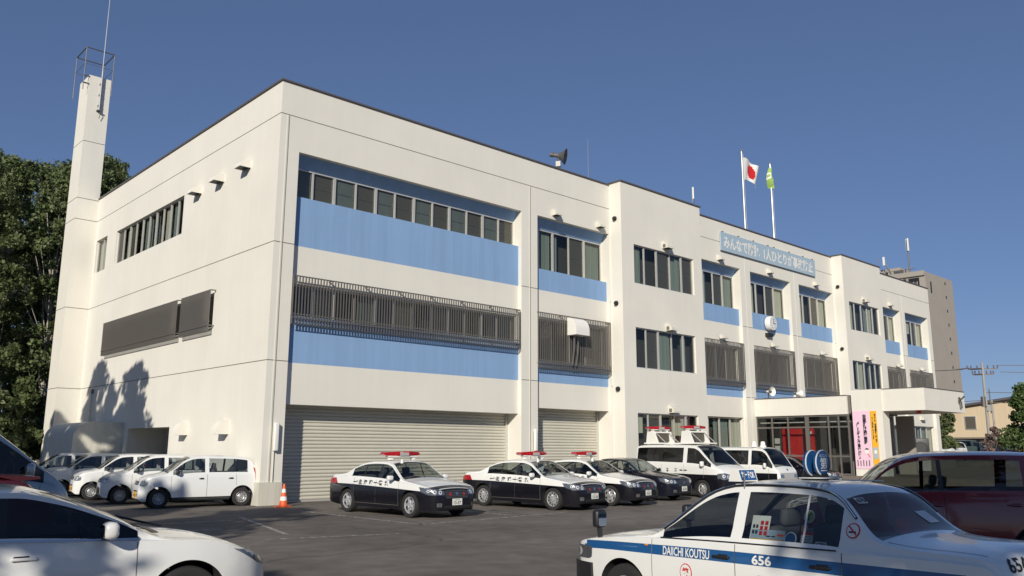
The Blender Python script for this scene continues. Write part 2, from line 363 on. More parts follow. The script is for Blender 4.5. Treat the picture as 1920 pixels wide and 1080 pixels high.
def window(F, u0,u1,z0,z1, d, mull, styles, parent=None, fr='alu', hmid=None, back=0.5, name='window'):
    """mull: inner mullion positions; styles: one letter per pane c=curtain t=teal curtain d=dark screen o=open dark h=half blind"""
    f = MB(); t = 0.045
    fbox(f,F,u0,u1,d-0.03,d+0.03,z0,z0+t,fr); fbox(f,F,u0,u1,d-0.03,d+0.03,z1-t,z1,fr)
    fbox(f,F,u0,u0+t,d-0.03,d+0.03,z0+t,z1-t,fr); fbox(f,F,u1-t,u1,d-0.03,d+0.03,z0+t,z1-t,fr)
    fbox(f,F,u0-0.03,u1+0.03,d+0.03,d+0.10,z0-0.02,z0+0.025,fr)
    for k,x in enumerate(mull):
        ww = 0.05 if k%2 else 0.032
        fbox(f,F,x-ww,x+ww,d-0.025,d+0.04,z0+t,z1-t,fr)
    o = f.build(name, parent or police)
    g = MB(); g.add([F.P(u0+t,d,z0+t),F.P(u1-t,d,z0+t),F.P(u1-t,d,z1-t),F.P(u0+t,d,z1-t)], [(0,1,2,3)], 'glass_window')
    g.build('pane', o)
    c = MB(); e = [u0]+list(mull)+[u1]
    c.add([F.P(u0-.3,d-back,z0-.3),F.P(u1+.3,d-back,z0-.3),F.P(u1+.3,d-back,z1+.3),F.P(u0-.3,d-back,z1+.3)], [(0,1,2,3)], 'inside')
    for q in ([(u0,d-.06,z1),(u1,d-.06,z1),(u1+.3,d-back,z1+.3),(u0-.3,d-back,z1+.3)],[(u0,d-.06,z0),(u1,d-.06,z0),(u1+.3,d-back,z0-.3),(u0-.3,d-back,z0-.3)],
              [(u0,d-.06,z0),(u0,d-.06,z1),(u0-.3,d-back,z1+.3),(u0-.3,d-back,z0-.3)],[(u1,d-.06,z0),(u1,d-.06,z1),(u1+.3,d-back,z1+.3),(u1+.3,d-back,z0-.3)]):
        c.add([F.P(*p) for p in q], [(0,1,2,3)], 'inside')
    for i,(a,b) in enumerate(zip(e[:-1],e[1:])):
        s = styles[i%len(styles)]
        if s in 'ctgh':
            fr_ = rw.uniform(0.75,1.0) if s!='g' else 0.4
            if rw.random()<0.5: ca, cb = a, a+(b-a)*fr_
            else: ca, cb = b-(b-a)*fr_, b
            n = max(4,int((cb-ca)/0.035)); vs = []
            zb = z0 if s!='h' else z0+(z1-z0)*rw.uniform(0.3,0.6)
            for k in range(n+1):
                uu = ca+(cb-ca)*k/n; dd = d-0.13+0.028*math.sin(k*1.9+i)
                vs += [F.P(uu,dd,zb),F.P(uu,dd,z1)]
            c.add(vs, [(2*k,2*k+2,2*k+3,2*k+1) for k in range(n)], 'curtain' if s in 'ch' else 'curtain_teal', True)
        elif s in 'db':
            c.add([F.P(a,d-.05,z0),F.P(b,d-.05,z0),F.P(b,d-.05,z1),F.P(a,d-.05,z1)], [(0,1,2,3)], 'screen' if s=='d' else 'screen_teal')
            fbox(c,F,b-0.09,b-0.06,d-.045,d-.03,z0,z1,'alu_dark'); fbox(c,F,a,b,d-.045,d-.035,(z0+z1)/2-.01,(z0+z1)/2+.01,'alu_dark')
    c.build('curtain', o, 60)
    return o
def split(u0,u1,n): return [u0+(u1-u0)*k/n for k in range(1,n)]
def grille(F, u0,u1,z0,z1, d=0.05, step=0.115):
    g = MB(); n = int(round((u1-u0)/step)); b = 0.019
    for k in range(n+1):
        x = u0+(u1-u0)*k/n
        fbox(g,F,x-b,x+b,d,d+0.03,z0+0.01,z1-0.01,'bar')
    for z in (z0+0.22,z1-0.02,z0+0.36): fbox(g,F,u0,u1,d-0.035,d-0.002,z-0.02,z+0.02,'bar')
    fbox(g,F,u0,u1,d+0.032,d+0.05,z0+0.20,z0+0.24,'bar'); fbox(g,F,u0,u1,d-0.035,d-0.002,z0-0.015,z0+0.008,'bar')
    m_ = max(2,int(round((u1-u0)/1.5)))
    for k in range(m_+1):
        x = u0+(u1-u0)*k/m_
        for z in (z0+0.22,z1-0.02): fbox(g,F,x-0.02,x+0.02,-0.25,d-0.036,z-0.02,z+0.02,'bar')
    return g.build('window_grille', police)
# front skin
bays = [(0.75,11.42,'A'),(12.38,17.17,'B'),(24.3,28.6,'C'),(29.65,34.2,'C'),(35.25,39.65,'C'),(46.4,50.2,'C'),(51.05,55.3,'C')]
HT = 14.33
wf = MB(); TW = 0.72
for a,b in ((0,17.25),(23.75,39.8),(45.55,55.9)):
    hs = [(u0,u1,-0.01 if k in 'AB' else 0,11.9) for u0,u1,k in bays if a<=u0<b]
    wall(wf, FR, a,b,0,HT, hs, 0, 0.2, 'cream')
for a,b in ((17.25,23.75),(39.8,45.55)):     # the two stair towers stand proud of the wall
    F2 = Front(-TW)
    if a<20: hs = [(18.15,23.03,9.55,11.45),(18.15,22.95,5.52,7.43),(18.15,22.95,1.5,3.43)]
    else: hs = [(40.45,44.9,9.5,11.38),(40.35,44.65,5.6,7.48),(40.35,44.65,1.5,3.43)]
    wall(wf, F2, a,b,0,HT+.06, hs, 0, 0.16, 'cream')
    wall(wf, Left(a), -TW,0.2,0,HT+.06, [], 0, 0.1, 'cream'); wall(wf, Left(b), -TW,0.2,0,HT+.06, [], 0, 0.1, 'cream')
# recessed panels in every bay
for (u0,u1,k) in bays:
    F2 = Front(0.2)
    wtop, wbot = (11.5,10.37) if k=='A' else (11.47,9.57)
    w2t, w2b = (7.3,6.2) if k=='A' else (7.35,5.5)
    lint = 3.22 if k=='A' else 3.5
    gf = [] if k in 'AB' else [(u0+0.05,u1-0.05,PZ+1.0,3.5)]
    if k=='C' and 29<u0<36: gf = [(u0+0.05,u1-0.05,PZ,3.5)]
    ux = 0.0
    wall(wf, F2, u0,u1,7.3 if k=='A' else w2t,8.62,[],0,0.1,'cream')
    wall(wf, F2, u0,u1,lint if k in 'AB' else 0,4.6,gf,0,0.35,'cream')
    wall(wf, F2, u0,u1,w2b,w2t,[(u0+0.15,u1-0.15,w2b,w2t)],0,0.3,'cream')
    if k in 'AB':   # soffit and back of the garage mouth
        wf.add([(u0,0.2,lint),(u1,0.2,lint),(u1,0.95,lint),(u0,0.95,lint)], [(0,1,2,3)], 'cream')
        for x in (u0,u1): wf.add([(x,0.2,0),(x,0.95,0),(x,0.95,lint),(x,0.2,lint)], [(0,1,2,3)], 'cream')
    # side reveals of the upper window, cream
    for x in (u0,u1): wf.add([(x,0.2,wbot),(x,0.56,wbot),(x,0.56,11.5),(x,0.2,11.9)], [(0,1,2,3)], 'cream')
    wf.add([(u0,0.2,wbot),(u1,0.2,wbot),(u1,0.56,wbot),(u0,0.56,wbot)], [(0,1,2,3)], 'cream')
    for za,zb_ in ((8.62,wbot),(4.6,w2b)):
        pb = MB(); wall(pb, F2, u0,u1,za,zb_,[],0,0.1,'blue'); pb.build('blue_panel', police)
    ph = MB(); ph.add([(u0,0.2,11.9),(u1,0.2,11.9),(u1,0.54,wtop),(u0,0.54,wtop)], [(0,1,2,3)], 'blue'); ph.build('window_head', police)
    n = 12 if k=='A' else 5
    if k=='A':
        mu = [u0+(u1-u0)*t for t in (.082,.165,.25,.333,.415,.5,.585,.667,.752,.835,.918)]
        window(FR,u0,u1,wbot,wtop,-0.55,mu,'bdbdbdbdbdbd')
        window(FR,u0+.15,u1-.15,w2b,w2t,-0.45,split(u0+.15,u1-.15,12),'odotodod')
    else:
        mu = [u0+(u1-u0)*t for t in (.12,.31,.33+.2,.75)]
        st = {0:'dtgdt',1:'otcdc',2:'dctdc',3:'ochdc',4:'dgodc',5:'tcodc'}[int(u0)%6]
        window(FR,u0,u1,wbot,wtop,-0.55,mu,st)
        window(FR,u0+.15,u1-.15,w2b,w2t,-0.45,split(u0+.15,u1-.15,4),'odod')
        if k=='C' and not (29<u0<33): window(Front(0),u0+.07,u1-.07,gf[0][2]+.02,3.48,-0.42,split(u0+.07,u1-.07,4),'cgtc')
    if k=='A': grille(FR,u0+0.02,u1-0.15,5.87,7.55)
    elif k=='B': grille(FR,u0-.02,u1-0.08,5.17,7.6)
    else: grille(FR,u0+.02,u1-0.08,5.17,7.6, step=0.13)
# tower windows
for (a,b,c,e,st) in ((18.15,23.03,9.55,11.45,'todtd'),(18.15,22.95,5.52,7.43,'odtog'),(18.15,22.95,1.5,3.43,'hdohg')):
    window(Front(-TW),a,b,c,e,-0.12,[a+(b-a)*t for t in (.18,.38,.60,.80)],st)
for (a,b,c,e,st) in ((40.45,44.9,9.5,11.38,'cogco'),(40.35,44.65,5.6,7.48,'ocogo'),(40.35,44.65,1.5,3.43,'cooco')):
    window(Front(-TW),a,b,c,e,-0.12,[a+(b-a)*t for t in (.2,.42,.62,.80)],st)
# left wall
YE = 19.86
lh = [(8.15,16.35,10.38,12.02),(17.7,19.35,10.38,12.08),(7.6,16.1,6.15,7.4),(4.5,6.85,6.15,7.4),(7.8,12.4,0,2.58)]
wall(wf, LF, 0,YE,0,HT, lh, 0, 0.18, 'cream')
window(LF,8.15,16.35,10.38,12.02,-0.14,split(8.15,16.35,10),'otcogtodco')
window(LF,17.7,19.35,10.38,12.08,-0.14,[18.5],'cc')
window(LF,7.6,16.1,6.15,7.4,-0.14,split(7.6,16.1,8),'odod'); window(LF,4.5,6.85,6.15,7.4,-0.14,split(4.5,6.85,3),'odo')
grille(LF,7.45,16.25,5.97,7.52,0.2,0.10); grille(LF,4.35,7.0,5.97,7.52,0.2,0.10)
# side doorway: recess with shutter
for q in ([(0.18,7.8,0),(1.6,7.8,0),(1.6,7.8,2.58),(0.18,7.8,2.58)],[(0.18,12.4,0),(1.6,12.4,0),(1.6,12.4,2.58),(0.18,12.4,2.58)],[(0.18,7.8,2.58),(1.6,7.8,2.58),(1.6,12.4,2.58),(0.18,12.4,2.58)]):
    wf.add(q,[(0,1,2,3)],'cream')
# rear, right end and roof
wf.add([(0,YE,0),(55.9,YE,0),(55.9,YE,HT),(0,YE,HT)],[(0,1,2,3)],'cream')
wf.add([(55.9,0,0),(55.9,YE,0),(55.9,YE,HT),(55.9,0,HT)],[(0,1,2,3)],'cream')
wf.add([(0.2,0.22,HT-.55),(55.7,0.22,HT-.55),(55.7,YE-.2,HT-.55),(0.2,YE-.2,HT-.55)],[(0,1,2,3)],'concrete')
for a,b in ((17.25,23.75),(39.8,45.55)): wf.add([(a,-TW,HT),(b,-TW,HT),(b,.22,HT),(a,.22,HT)],[(0,1,2,3)],'concrete')
for q in ([(0.2,0.2,HT-.6),(55.7,0.2,HT-.6),(55.7,0.2,HT),(0.2,0.2,HT)],[(0.2,0.2,HT-.6),(0.2,YE-.2,HT-.6),(0.2,YE-.2,HT),(0.2,0.2,HT)]): wf.add(q,[(0,1,2,3)],'cream')
wf.build('wall', police)
# copings
cp = MB(); zc = HT+0.003
for a,b in ((-0.06,17.2),(23.8,39.75),(45.6,55.96)): cp.box(a,-0.06,zc,b,0.24,zc+0.055,'coping')
cp.box(-0.06,0.24,zc,0.24,YE+.03,zc+0.055,'coping')
for a,b in ((17.19,23.81),(39.74,45.61)): cp.box(a,-TW-.06,zc+.06,b,0.25,zc+0.12,'coping')
cp.box(55.7,.24,zc,55.96,YE,zc+.055,'coping')
cp.build('coping', police)
# joints
jt = MB()
def hj(F,u0,u1,z,mt='joint',h=0.028): fbox(jt,F,u0,u1,0.0,0.003,z-h/2,z+h/2,mt)
for a,b in ((0.004,17.24),(23.76,39.79),(45.56,55.9)): hj(FR,a,b,13.15)
for a,b in ((0,.75),(11.42,12.38),(23.76,24.3),(28.6,29.65),(34.2,35.25),(39.65,39.79),(45.56,46.4),(50.2,51.05),(55.3,55.9)):
    for z in (8.6,4.62): hj(FR,a+.003,b-.003,z)
hj(FR,17.17,17.245,8.6); hj(FR,17.17,17.245,4.62)
for z in (13.15,8.6,4.62): hj(LF,0.0,YE,z)
for x in (0.26,11.9,29.12,34.72,50.62): fbox(jt,FR,x-0.02,x+0.02,0.0,0.010,0.45,13.12,'joint_light')
for x in (0.32,11.95): fbox(jt,FR,x-0.012,x+0.012,0.0,0.004,0.45,13.12,'joint')
jt.build('joint', police)
# plinth of the corner piers
for a,b in ((-0.05,0.75),(11.42,12.38)):
    pl = MB(); pl.box(a,-0.05,0,b,-0.002,0.72,'cream_lower'); pl.build('plinth', police)
pl = MB(); pl.box(-0.05,-0.002,0,-0.002,7.8,0.717,'cream_lower'); pl.build('plinth', police)
# roll shutters
def shutter(x0,x1,z1,y,name='roll_shutter'):
    s = MB(); n = int(z1/0.125); prof = []
    for i in range(n):
        z = 0.06+i*(z1-0.06)/n; h = (z1-0.06)/n
        prof += [(y+0.004,z),(y-0.030,z+h*0.22),(y-0.034,z+h*0.55),(y-0.008,z+h*0.84),(y+.010,z+h*.93)]
    vs = []
    for yy,z in prof: vs += [(x0,yy,z),(x1,yy,z)]
    s.add(vs, [(2*i,2*i+1,2*i+3,2*i+2) for i in range(len(prof)-1)], 'shutter')
    s.box(x0,y-0.03,0.005,x1,y+0.03,0.06,'alu')
    return s.build(name, police)
shutter(0.85,11.3,3.26,0.90)
g = MB(); g.box(0.75,0.82,0,0.85,0.98,3.22,'alu'); g.box(11.3,0.82,0,11.42,0.98,3.22,'alu'); g.build('shutter_rail', police)
shutter(12.48,17.05,3.54,0.90)
g = MB(); g.box(12.38,0.82,0,12.48,0.98,3.5,'alu'); g.box(17.05,0.82,0,17.17,0.98,3.5,'alu'); g.build('shutter_rail', police)
s = MB()
for i in range(26): s.box(1.56,7.82,0.02+i*.1,1.6+(.012 if i%2 else 0),12.38,0.12+i*.1-.004,'shutter')
s.build('roll_shutter', police)
# vent hoods and small fittings
def hood(F,u,z,wd=0.36,dp=0.30,ht=0.28,dark=False,hm='white_dirty'):
    h = MB(); n = 8; prof = [(0,-ht/2),(dp*0.98,-ht/2)]+[(dp*math.cos(t*math.pi/2/n)*1.0, -ht/2+ht*math.sin(t*math.pi/2/n)) for t in range(1,n+1)]
    for s_ in (u-wd/2,u+wd/2): h.add([F.P(s_,d,z+q) for d,q in prof],[tuple(range(len(prof)))],hm)
    vs = []
    for d,q in prof[1:]: vs += [F.P(u-wd/2,d,z+q),F.P(u+wd/2,d,z+q)]
    h.add(vs,[(2*i,2*i+1,2*i+3,2*i+2) for i in range(len(prof)-2)],hm,True)
    h.add([F.P(u-wd/2+.03,.02,z-ht/2+.03),F.P(u+wd/2-.03,.02,z-ht/2+.03),F.P(u+wd/2-.03,dp-.04,z-ht/2+.03),F.P(u-wd/2+.03,dp-.04,z-ht/2+.03)],[(0,1,2,3)],'black')
    if dark: fbox(h,F,u-wd/2-.01,u-wd/2-.002,0.05,dp*0.6,z-ht/2+.03,z+0.02,'alu_dark')
    return h.build('vent_hood', police)
for u in (13.47,16.44,26.5,31.7,37.3,48.4): hood(FR,u,12.2)
for u in (26.5,31.8,37.8,49.2,53.4): hood(FR,u,7.8,0.5,0.26,0.24)
for u,z in ((20.64,11.78),(20.73,7.66),(20.73,3.68)): hood(Front(-TW),u,z,0.5,0.36,0.36,True)
for u,z in ((42.6,11.7),(42.5,7.8)): hood(Front(-TW),u,z,0.5,0.36,0.36,True)
for y in (2.35,4.55,6.6): hood(LF,y,11.82,0.5,0.42,0.3,hm='cream')
for y in (2.75,6.25): hood(LF,y,2.5,0.5,0.42,0.5,hm='cream')
hood(Front(0.2),53.0,4.1,0.6,0.3)
# long boxed duct on bay 2 with hanging pipe
ac = MB(); n=8; prof=[(0,6.72),(0.5,6.72)]+[(0.5*math.cos(t*math.pi/2/n),6.95+0.55*math.sin(t*math.pi/2/n)) for t in range(0,n+1)]
for x in (14.12,14.98): ac.add([(x,-d-.15,z) for d,z in prof],[tuple(range(len(prof)))],'white')
vs=[]
for d,z in prof: vs += [(14.12,-d-.15,z),(14.98,-d-.15,z)]
ac.add(vs,[(2*i,2*i+1,2*i+3,2*i+2) for i in range(len(prof)-1)],'white',True)
for x in (14.35,14.6): ac.path([(x,-.3,6.75),(x+.03,-.28,6.2),(x-.02,-.2,5.4)],0.04,'bar')
ac.box(14.12,-.15,6.72,14.98,-.11,7.5,'white'); ac.build('duct_cover', police)
for z in (12.6,8.5,4.5):
    d = MB(); d.lathe([(0.0,-0.16),(0.07,-0.15),(0.11,-0.1),(0.12,-0.04),(0.10,0)],(17.25,-.36,z),'x','black',12); d.build('dome_light', police)
for z in (12.3,8.2):
    d = MB(); d.lathe([(0.0,-0.16),(0.07,-0.15),(0.11,-0.1),(0.12,-0.04),(0.10,0)],(39.8,-.36,z),'x','black',12); d.build('dome_light', police)
for x in (0.42,12.15):      # slim white lamps on the piers, conduit below
    d = MB(); d.rbox((x,-0.10,2.15),(0.16,0.12,0.9),0.03,'white'); d.box(x-.05,-.04,1.75,x+.05,-.003,2.5,'alu_dark'); d.tube((x-.02,-.03,.0),(x-.02,-.03,1.7),.018,mt='white_dirty'); d.build('pier_lamp', police)
# chimney
ch = MB(); cx0,cx1,cy0,cy1,cz = -1.07,-0.0,19.6,21.2,20.9
ch.box(cx0,cy0,0,cx1,cy1,cz,'cream')
for z in (17.3,14.25,13.15,8.6,4.62): ch.box(cx0-.003,cy0-.003,z-.016,cx1+.002,cy1+.003,z+.016,'joint')
ch.box(cx0+.15,cy0+.15,cz,cx1-.15,cy1-.15,cz+.06,'coping'); ch.build('chimney', police)
cg = MB(); zt = 22.35; r = .022
for x in (cx0-.28,cx1+.03):
    for y in (cy0-.05,cy1+.05): cg.tube((x,y,cz-.9),(x,y,zt),r,mt='alu_dark')
for z in (zt,cz+.55): 
    for a,b in (((cx0-.28,cy0-.05),(cx1+.03,cy0-.05)),((cx0-.28,cy0-.05),(cx0-.28,cy1+.05)),((cx1+.03,cy0-.05),(cx1+.03,cy1+.05)),((cx0-.28,cy1+.05),(cx1+.03,cy1+.05))):
        cg.tube((*a,z),(*b,z),.03 if z==zt else .012,mt='coping' if z==zt else 'alu_dark')
for z in (cz-.1,cz-.5): cg.box(cx0-.3,cy0-.03,z-.03,cx0,cy0+.03,z+.03,'coping')
cg.build('chimney_rail', police)
# rounded lean-to by the doorway
lt = MB(); n=14; prof=[(0,0)]+[(-2.0*0.5*(1-math.cos(t*math.pi/n)) if False else -1.75+0.55*math.cos(math.pi/2+t*math.pi/2/n)*1.0, 2.25+0.55*math.sin(math.pi/2+t*math.pi/2/n)) for t in range(n+1)]
prof=[(0,0),(0,2.85)]+[(-1.3-0.7*math.sin(t*math.pi/2/n),2.15+0.7*math.cos(t*math.pi/2/n)) for t in range(n+1)]+[(-2.0,0)]
for y in (12.9,17.2): lt.add([(x,y,z) for x,z in prof],[tuple(range(len(prof)))],'white_dirty')
vs=[]
for x,z in prof[1:]: vs += [(x,12.9,z),(x,17.2,z)]
lt.add(vs,[(2*i,2*i+1,2*i+3,2*i+2) for i in range(len(prof)-2)],'white_dirty',True)
o = lt.build('lean_to'); tag(o,'pale rounded lean-to shelter against the left wall of the police station','shelter')
# drain pipe, small box
dp = MB(); dp.tube((-0.06,17.6,2.6),(-0.06,17.6,4.4),0.03,mt='white_dirty'); dp.box(-.1,17.5,4.3,-.0,17.7,4.5,'alu_dark'); dp.build('drain_pipe', police)
# ------------------------------------------------------------ entrance canopy
XC = 29.45
cn = MB()
cn.box(XC,-5.3,3.58,35.0,-0.0,4.52,'cream')
cn.box(XC+.12,-5.56,3.62,34.9,-5.3,4.5,'joint')
cn.box(XC-.02,-7.1,PZ-.2,XC+.75,-5.56,4.78,'cream')
cn.box(XC+.06,-9.15,3.68,34.7,-7.1,4.76,'cream'); cn.box(XC+.75,-7.1,3.68,34.7,-5.56,4.76,'cream')
cn.box(33.9,-6.75,PZ-.2,34.1,-5.85,3.575,'taupe')
cn.build('entrance_canopy', police)
cc = MB(); cc.box(XC-.03,-5.3,4.521,35.03,-0.02,4.56,'coping'); cc.box(XC+.03,-9.18,4.761,34.73,-5.56,4.79,'coping'); cc.build('canopy_coping', police)
em = MB(); em.lathe([(0.0,0.0),(0.2,0.02),(0.22,0.06)],(34.0,-9.2,4.28),'y','coping',10); em.box(33.93,-9.26,3.9,34.07,-9.16,4.25,'alu_dark'); em.tube((33.85,-9.3,4.35),(33.75,-9.5,4.5),.04,mt='coping'); em.build('canopy_emblem', police)
rl = MB(); rl.lathe([(0.0,-0.14),(0.1,-0.12),(0.13,-0.03),(0.13,0)],(30.1,-8.6,3.68),'z','red',12); rl.build('red_lamp', police)
# glazed vestibule below the canopy
vb = MB(); X0 = XC+.12
for y in (-0.02,-0.95,-1.9,-3.0,-4.2,-4.75,-5.28):
    ww = 0.11 if y==-3.0 else 0.04
    vb.box(X0-.04,y-ww,PZ,X0+.04,y+ww,3.575,'alu_dark')
for z in (PZ+.05,1.45,2.95,3.53): vb.box(X0-.03,-5.24,z-.04,X0+.03,-0.06,z+.04,'alu_dark')
vo = vb.build('entrance_screen', police)
g = MB(); g.add([(X0,-5.25,PZ),(X0,-.05,PZ),(X0,-.05,3.55),(X0,-5.25,3.55)],[(0,1,2,3)],'glass'); g.build('pane', vo)
ib = MB(); ib.box(34.9,-5.3,PZ,35,0,3.58,'cream'); ib.box(X0+.1,-5.36,PZ,34.9,-5.3,1.2,'greywall'); ib.box(X0+.2,-5.25,3.2,34.8,-.1,3.25,'cream')
ib.box(31.2,-0.8,PZ,31.9,-.1,3.0,'cream'); ib.box(33.0,-4.9,PZ,33.1,-3.6,2.8,'curtain'); ib.box(32.2,-3.2,PZ,32.3,-3.0,3.2,'alu_dark'); ib.box(31.5,-4.4,PZ,31.6,-4.3,3.2,'alu')
ib.build('entrance_lobby', police)
# ---- things on the building
rb = MB(); rb.box(30.3,-2.95,PZ+.1,30.42,-1.1,3.05,'redboard'); rb.box(30.28,-2.34,PZ+.1,30.3,-2.3,3.05,'alu_dark'); rb.box(30.27,-2.85,2.6,30.3,-2.72,2.75,'white')
tag(rb.build('display_board'),'large bright red display board behind the entrance glass','board')
def sign_text(mb, F, body, u, z, wd, ht, d, mt, **k):
    vs, fs = fit_text(body, wd, ht, **k)
    mb.add([F.P(u+x,d,z+y) for x,y in vs], fs, mt)
bn = MB(); fbox(bn,FR,26.6,37.3,0.06,0.12,12.66,13.72,'banner_blue')
for x in (26.9,28.5,30.1,31.7,32.4,34.2,35.9,37.1): fbox(bn,FR,x-.03,x+.03,0.0,0.10,13.72,13.8,'coping')
bo = bn.build('slogan_banner'); tag(bo,'long pale blue banner with white Japanese slogan high on the facade','banner')
for s_, u, wd in (('みんなで防犯',28.75,3.75),('1人ひとりが事故防止',34.05,5.9)):
    tx = MB(); sign_text(tx,FR,s_,u,13.19,wd,0.74,0.124,'white',bold=0.03); tx.build('lettering', bo)
ck = MB(); ck.lathe([(0,-.16),(0.40,-.16),(0.43,-.1),(0.43,0.14),(0.40,.18)],(31.6,-0.04,9.05),'y','white',32); ck.lathe([(0,-.164),(0.35,-.164)],(31.6,-0.04,9.05),'y','paint_white',32)
for i in range(12):
    a=i*math.pi/6; ck.box(31.6+.29*math.sin(a)-.016,-.212,9.05+.29*math.cos(a)-.03,31.6+.29*math.sin(a)+.016,-.206,9.05+.29*math.cos(a)+.03,'ink')
co = ck.build('wall_clock'); tag(co,'round white wall clock on the blue panel above the entrance','clock')
hd = MB(); hd.tube((31.6,-.215,9.05),(31.79,-.215,9.02),.022,mt='ink'); hd.tube((31.6,-.22,9.05),(31.66,-.22,9.30),.015,mt='ink'); hd.build('hands', co)
pq = MB(); pq.box(31.3,-.02,8.28,31.85,-.002+.2-.003,8.48,'black'); tag(pq.build('name_plate'),'small black plate under the wall clock','plate')
def horn(name, loc, rz, tilt, s, lab, cat='loudspeaker', grp=None, mt='white'):
    t = empty(name, loc, rz, lab, cat, grp); Rm = Matrix.Rotation(tilt,4,'X')
    b = MB(); b.lathe([(0.06*s,0.25*s),(0.09*s,0.12*s),(0.10*s,0.0),(0.14*s,-0.10*s),(0.24*s,-0.22*s),(0.33*s,-0.30*s),(0.34*s,-.31*s),(0.31*s,-.285*s),(0.2*s,-.17*s),(0.1*s,-.02*s)],(0,0,0),'y',mt,20)
    b.v = [tuple(Rm @ Vector(v)) for v in b.v]; b.build('horn', t)
    k = MB(); k.lathe([(0,-.24*s),(0.07*s,-.22*s),(0.08*s,-.1*s),(0.08*s,0)],(0,0,0),'y','alu_dark',12); k.lathe([(0,.36*s),(.09*s,.34*s),(.1*s,.2*s),(.06*s,.18*s)],(0,0,0),'y','coping',12)
    k.v = [tuple(Rm @ Vector(v)) for v in k.v]; k.build('driver', t)
    return t
h1 = horn('loudspeaker',(14.35,0.6,15.3),R(35),R(12),1.15,'big grey horn loudspeaker on a post on the roof edge','loudspeaker',mt='bar')
p = MB(); p.tube((0,0,-.9),(0,0,.02),.05,mt='coping'); p.box(-.1,-.12,-.55,.1,.1,-.3,'alu_dark'); p.build('post', h1)
h2 = horn('loudspeaker',(29.75,-.75,4.95),R(-12),0,0.78,'round white horn speaker on the canopy roof facing the car park, left one')
p = MB(); p.tube((0,0.05,-.42),(0,0.05,-.05),.04,mt='coping'); p.box(-.25,-.1,-.43,.3,.2,-.36,'coping'); p.build('bracket', h2)
h3 = horn('loudspeaker',(33.0,-.7,4.98),R(70),0,0.7,'white horn speaker on the canopy roof turned sideways below the middle grille')
p = MB(); p.tube((0,0.05,-.42),(0,0.05,-.05),.04,mt='coping'); p.build('bracket', h3)
# flagpoles
def flagpole(x, y, top, lab, flag):
    t = empty('flagpole',(x,y,HT-.55),0,lab,'flagpole','flagpoles on the roof')
    b = MB(); H_ = top-(HT-.55); b.tube((0,0,0),(0,0,H_),.085,.05,'steel',10); b.lathe([(0.001,H_+.16),(.06,H_+.12),(.08,H_+.06),(.05,H_)],(0,0,0),'z','steel',10); b.box(-.2,-.2,0,.2,.2,.12,'concrete'); b.build('pole',t)
    rp = MB(); rp.tube((.12,-.05,.9),(.1,-.03,H_-.15),.008,mt='white',n=4); rp.build('halyard',t)
    f = MB(); n=22; mh=12; vs=[]; fs=[]
    if flag=='sun':
        W_,h_=2.35,1.5
        for i in range(n+1):
            for j in range(mh+1):
                a=i/n; q=j/mh
                drop = -.95*a*a*(0.35+q*.65)*1.0; vs.append((.08+W_*a*(.82-.1*q)-.1*a*a, -.14*math.sin(a*9+q*2)*a, H_-.35-h_*q*(1-.35*a)+drop*.75+.05*math.sin(a*7)))
        fs=[(i*(mh+1)+j,(i+1)*(mh+1)+j,(i+1)*(mh+1)+j+1,i*(mh+1)+j+1) for i in range(n) for j in range(mh)]
        for k,fc in enumerate(fs):
            i,j=divmod(k,mh); d=math.hypot((i+.5)/n*1.5-.78,(j+.5)/mh-.5)
            f.add([vs[q] for q in fc],[(0,1,2,3)],'red' if d<.33 else 'white',True)
    else:
        W_,h_=.62,1.45
        for i in range(n+1):
            for j in range(mh+1):
                a=i/n; q=j/mh
                vs.append((.06-(.42*math.sin(a*3.6)*(.25+.75*math.sin(q*2.6)))+.22*q*a, -.2*math.sin(a*11+q*1.5)*(.4+q*.6), H_-.25-h_*q*(.72+.28*math.cos(a*2.2))))
        fs=[(i*(mh+1)+j,(i+1)*(mh+1)+j,(i+1)*(mh+1)+j+1,i*(mh+1)+j+1) for i in range(n) for j in range(mh)]
        for k,fc in enumerate(fs):
            i,j=divmod(k,mh); d=math.hypot((i+.5)/n-.5,(j+.5)/mh-.5); f.add([vs[q] for q in fc],[(0,1,2,3)],'white' if .12<d<.2 else 'flag_green',True)
    f.build('flag',t,80); return t
flagpole(31.9,1.5,20.15,'silver pole flying the white and red sun flag','sun')
flagpole(35.3,1.5,20.15,'silver pole with a limp yellow-green flag','green')
def mast(name, x,y,z0,z1,r,lab,extra=None,mt='steel'):
    b = MB(); b.tube((x,y,z0),(x,y,z1),r,r*.5,mt,8)
    b.box(x-.1,y-.1,z0,x+.1,y+.1,z0+.05,'coping')
    if extra: extra(b)
    o=b.build(name); tag(o,lab,'antenna'); return o
mast('whip_antenna',16.9,1.0,HT-.55,16.9,.025,'thin upright whip antenna on the roof left of the tower')
def ex(b):
    for z in (19.3,19.9,20.5): b.box(-.56,19.45,z-.03,-.44,19.6,z+.03,'coping')
    b.tube((-.5,19.47,19.0),(-.5,19.47,21.2),.045,mt='steel'); b.path([(-.5,19.45,19.0),(-.42,19.45,18.9),(-.45,19.5,18.6)],.015,'coping')
mast('radio_mast',-.5,19.5,19.0,27.0,.035,'tall thin radio mast clamped to the chimney',ex)
def ex2(b):
    b.tube((25.6,.9,15.6),(25.6,.9,16.3),.05,mt='white'); b.path([(25.4,.9,15.2),(25.5,.8,15.6),(25.7,.9,15.4)],.02,'steel')
mast('roof_antenna',25.5,.9,HT-.55,16.2,.03,'stubby white antenna on the roof behind the first tower',ex2)

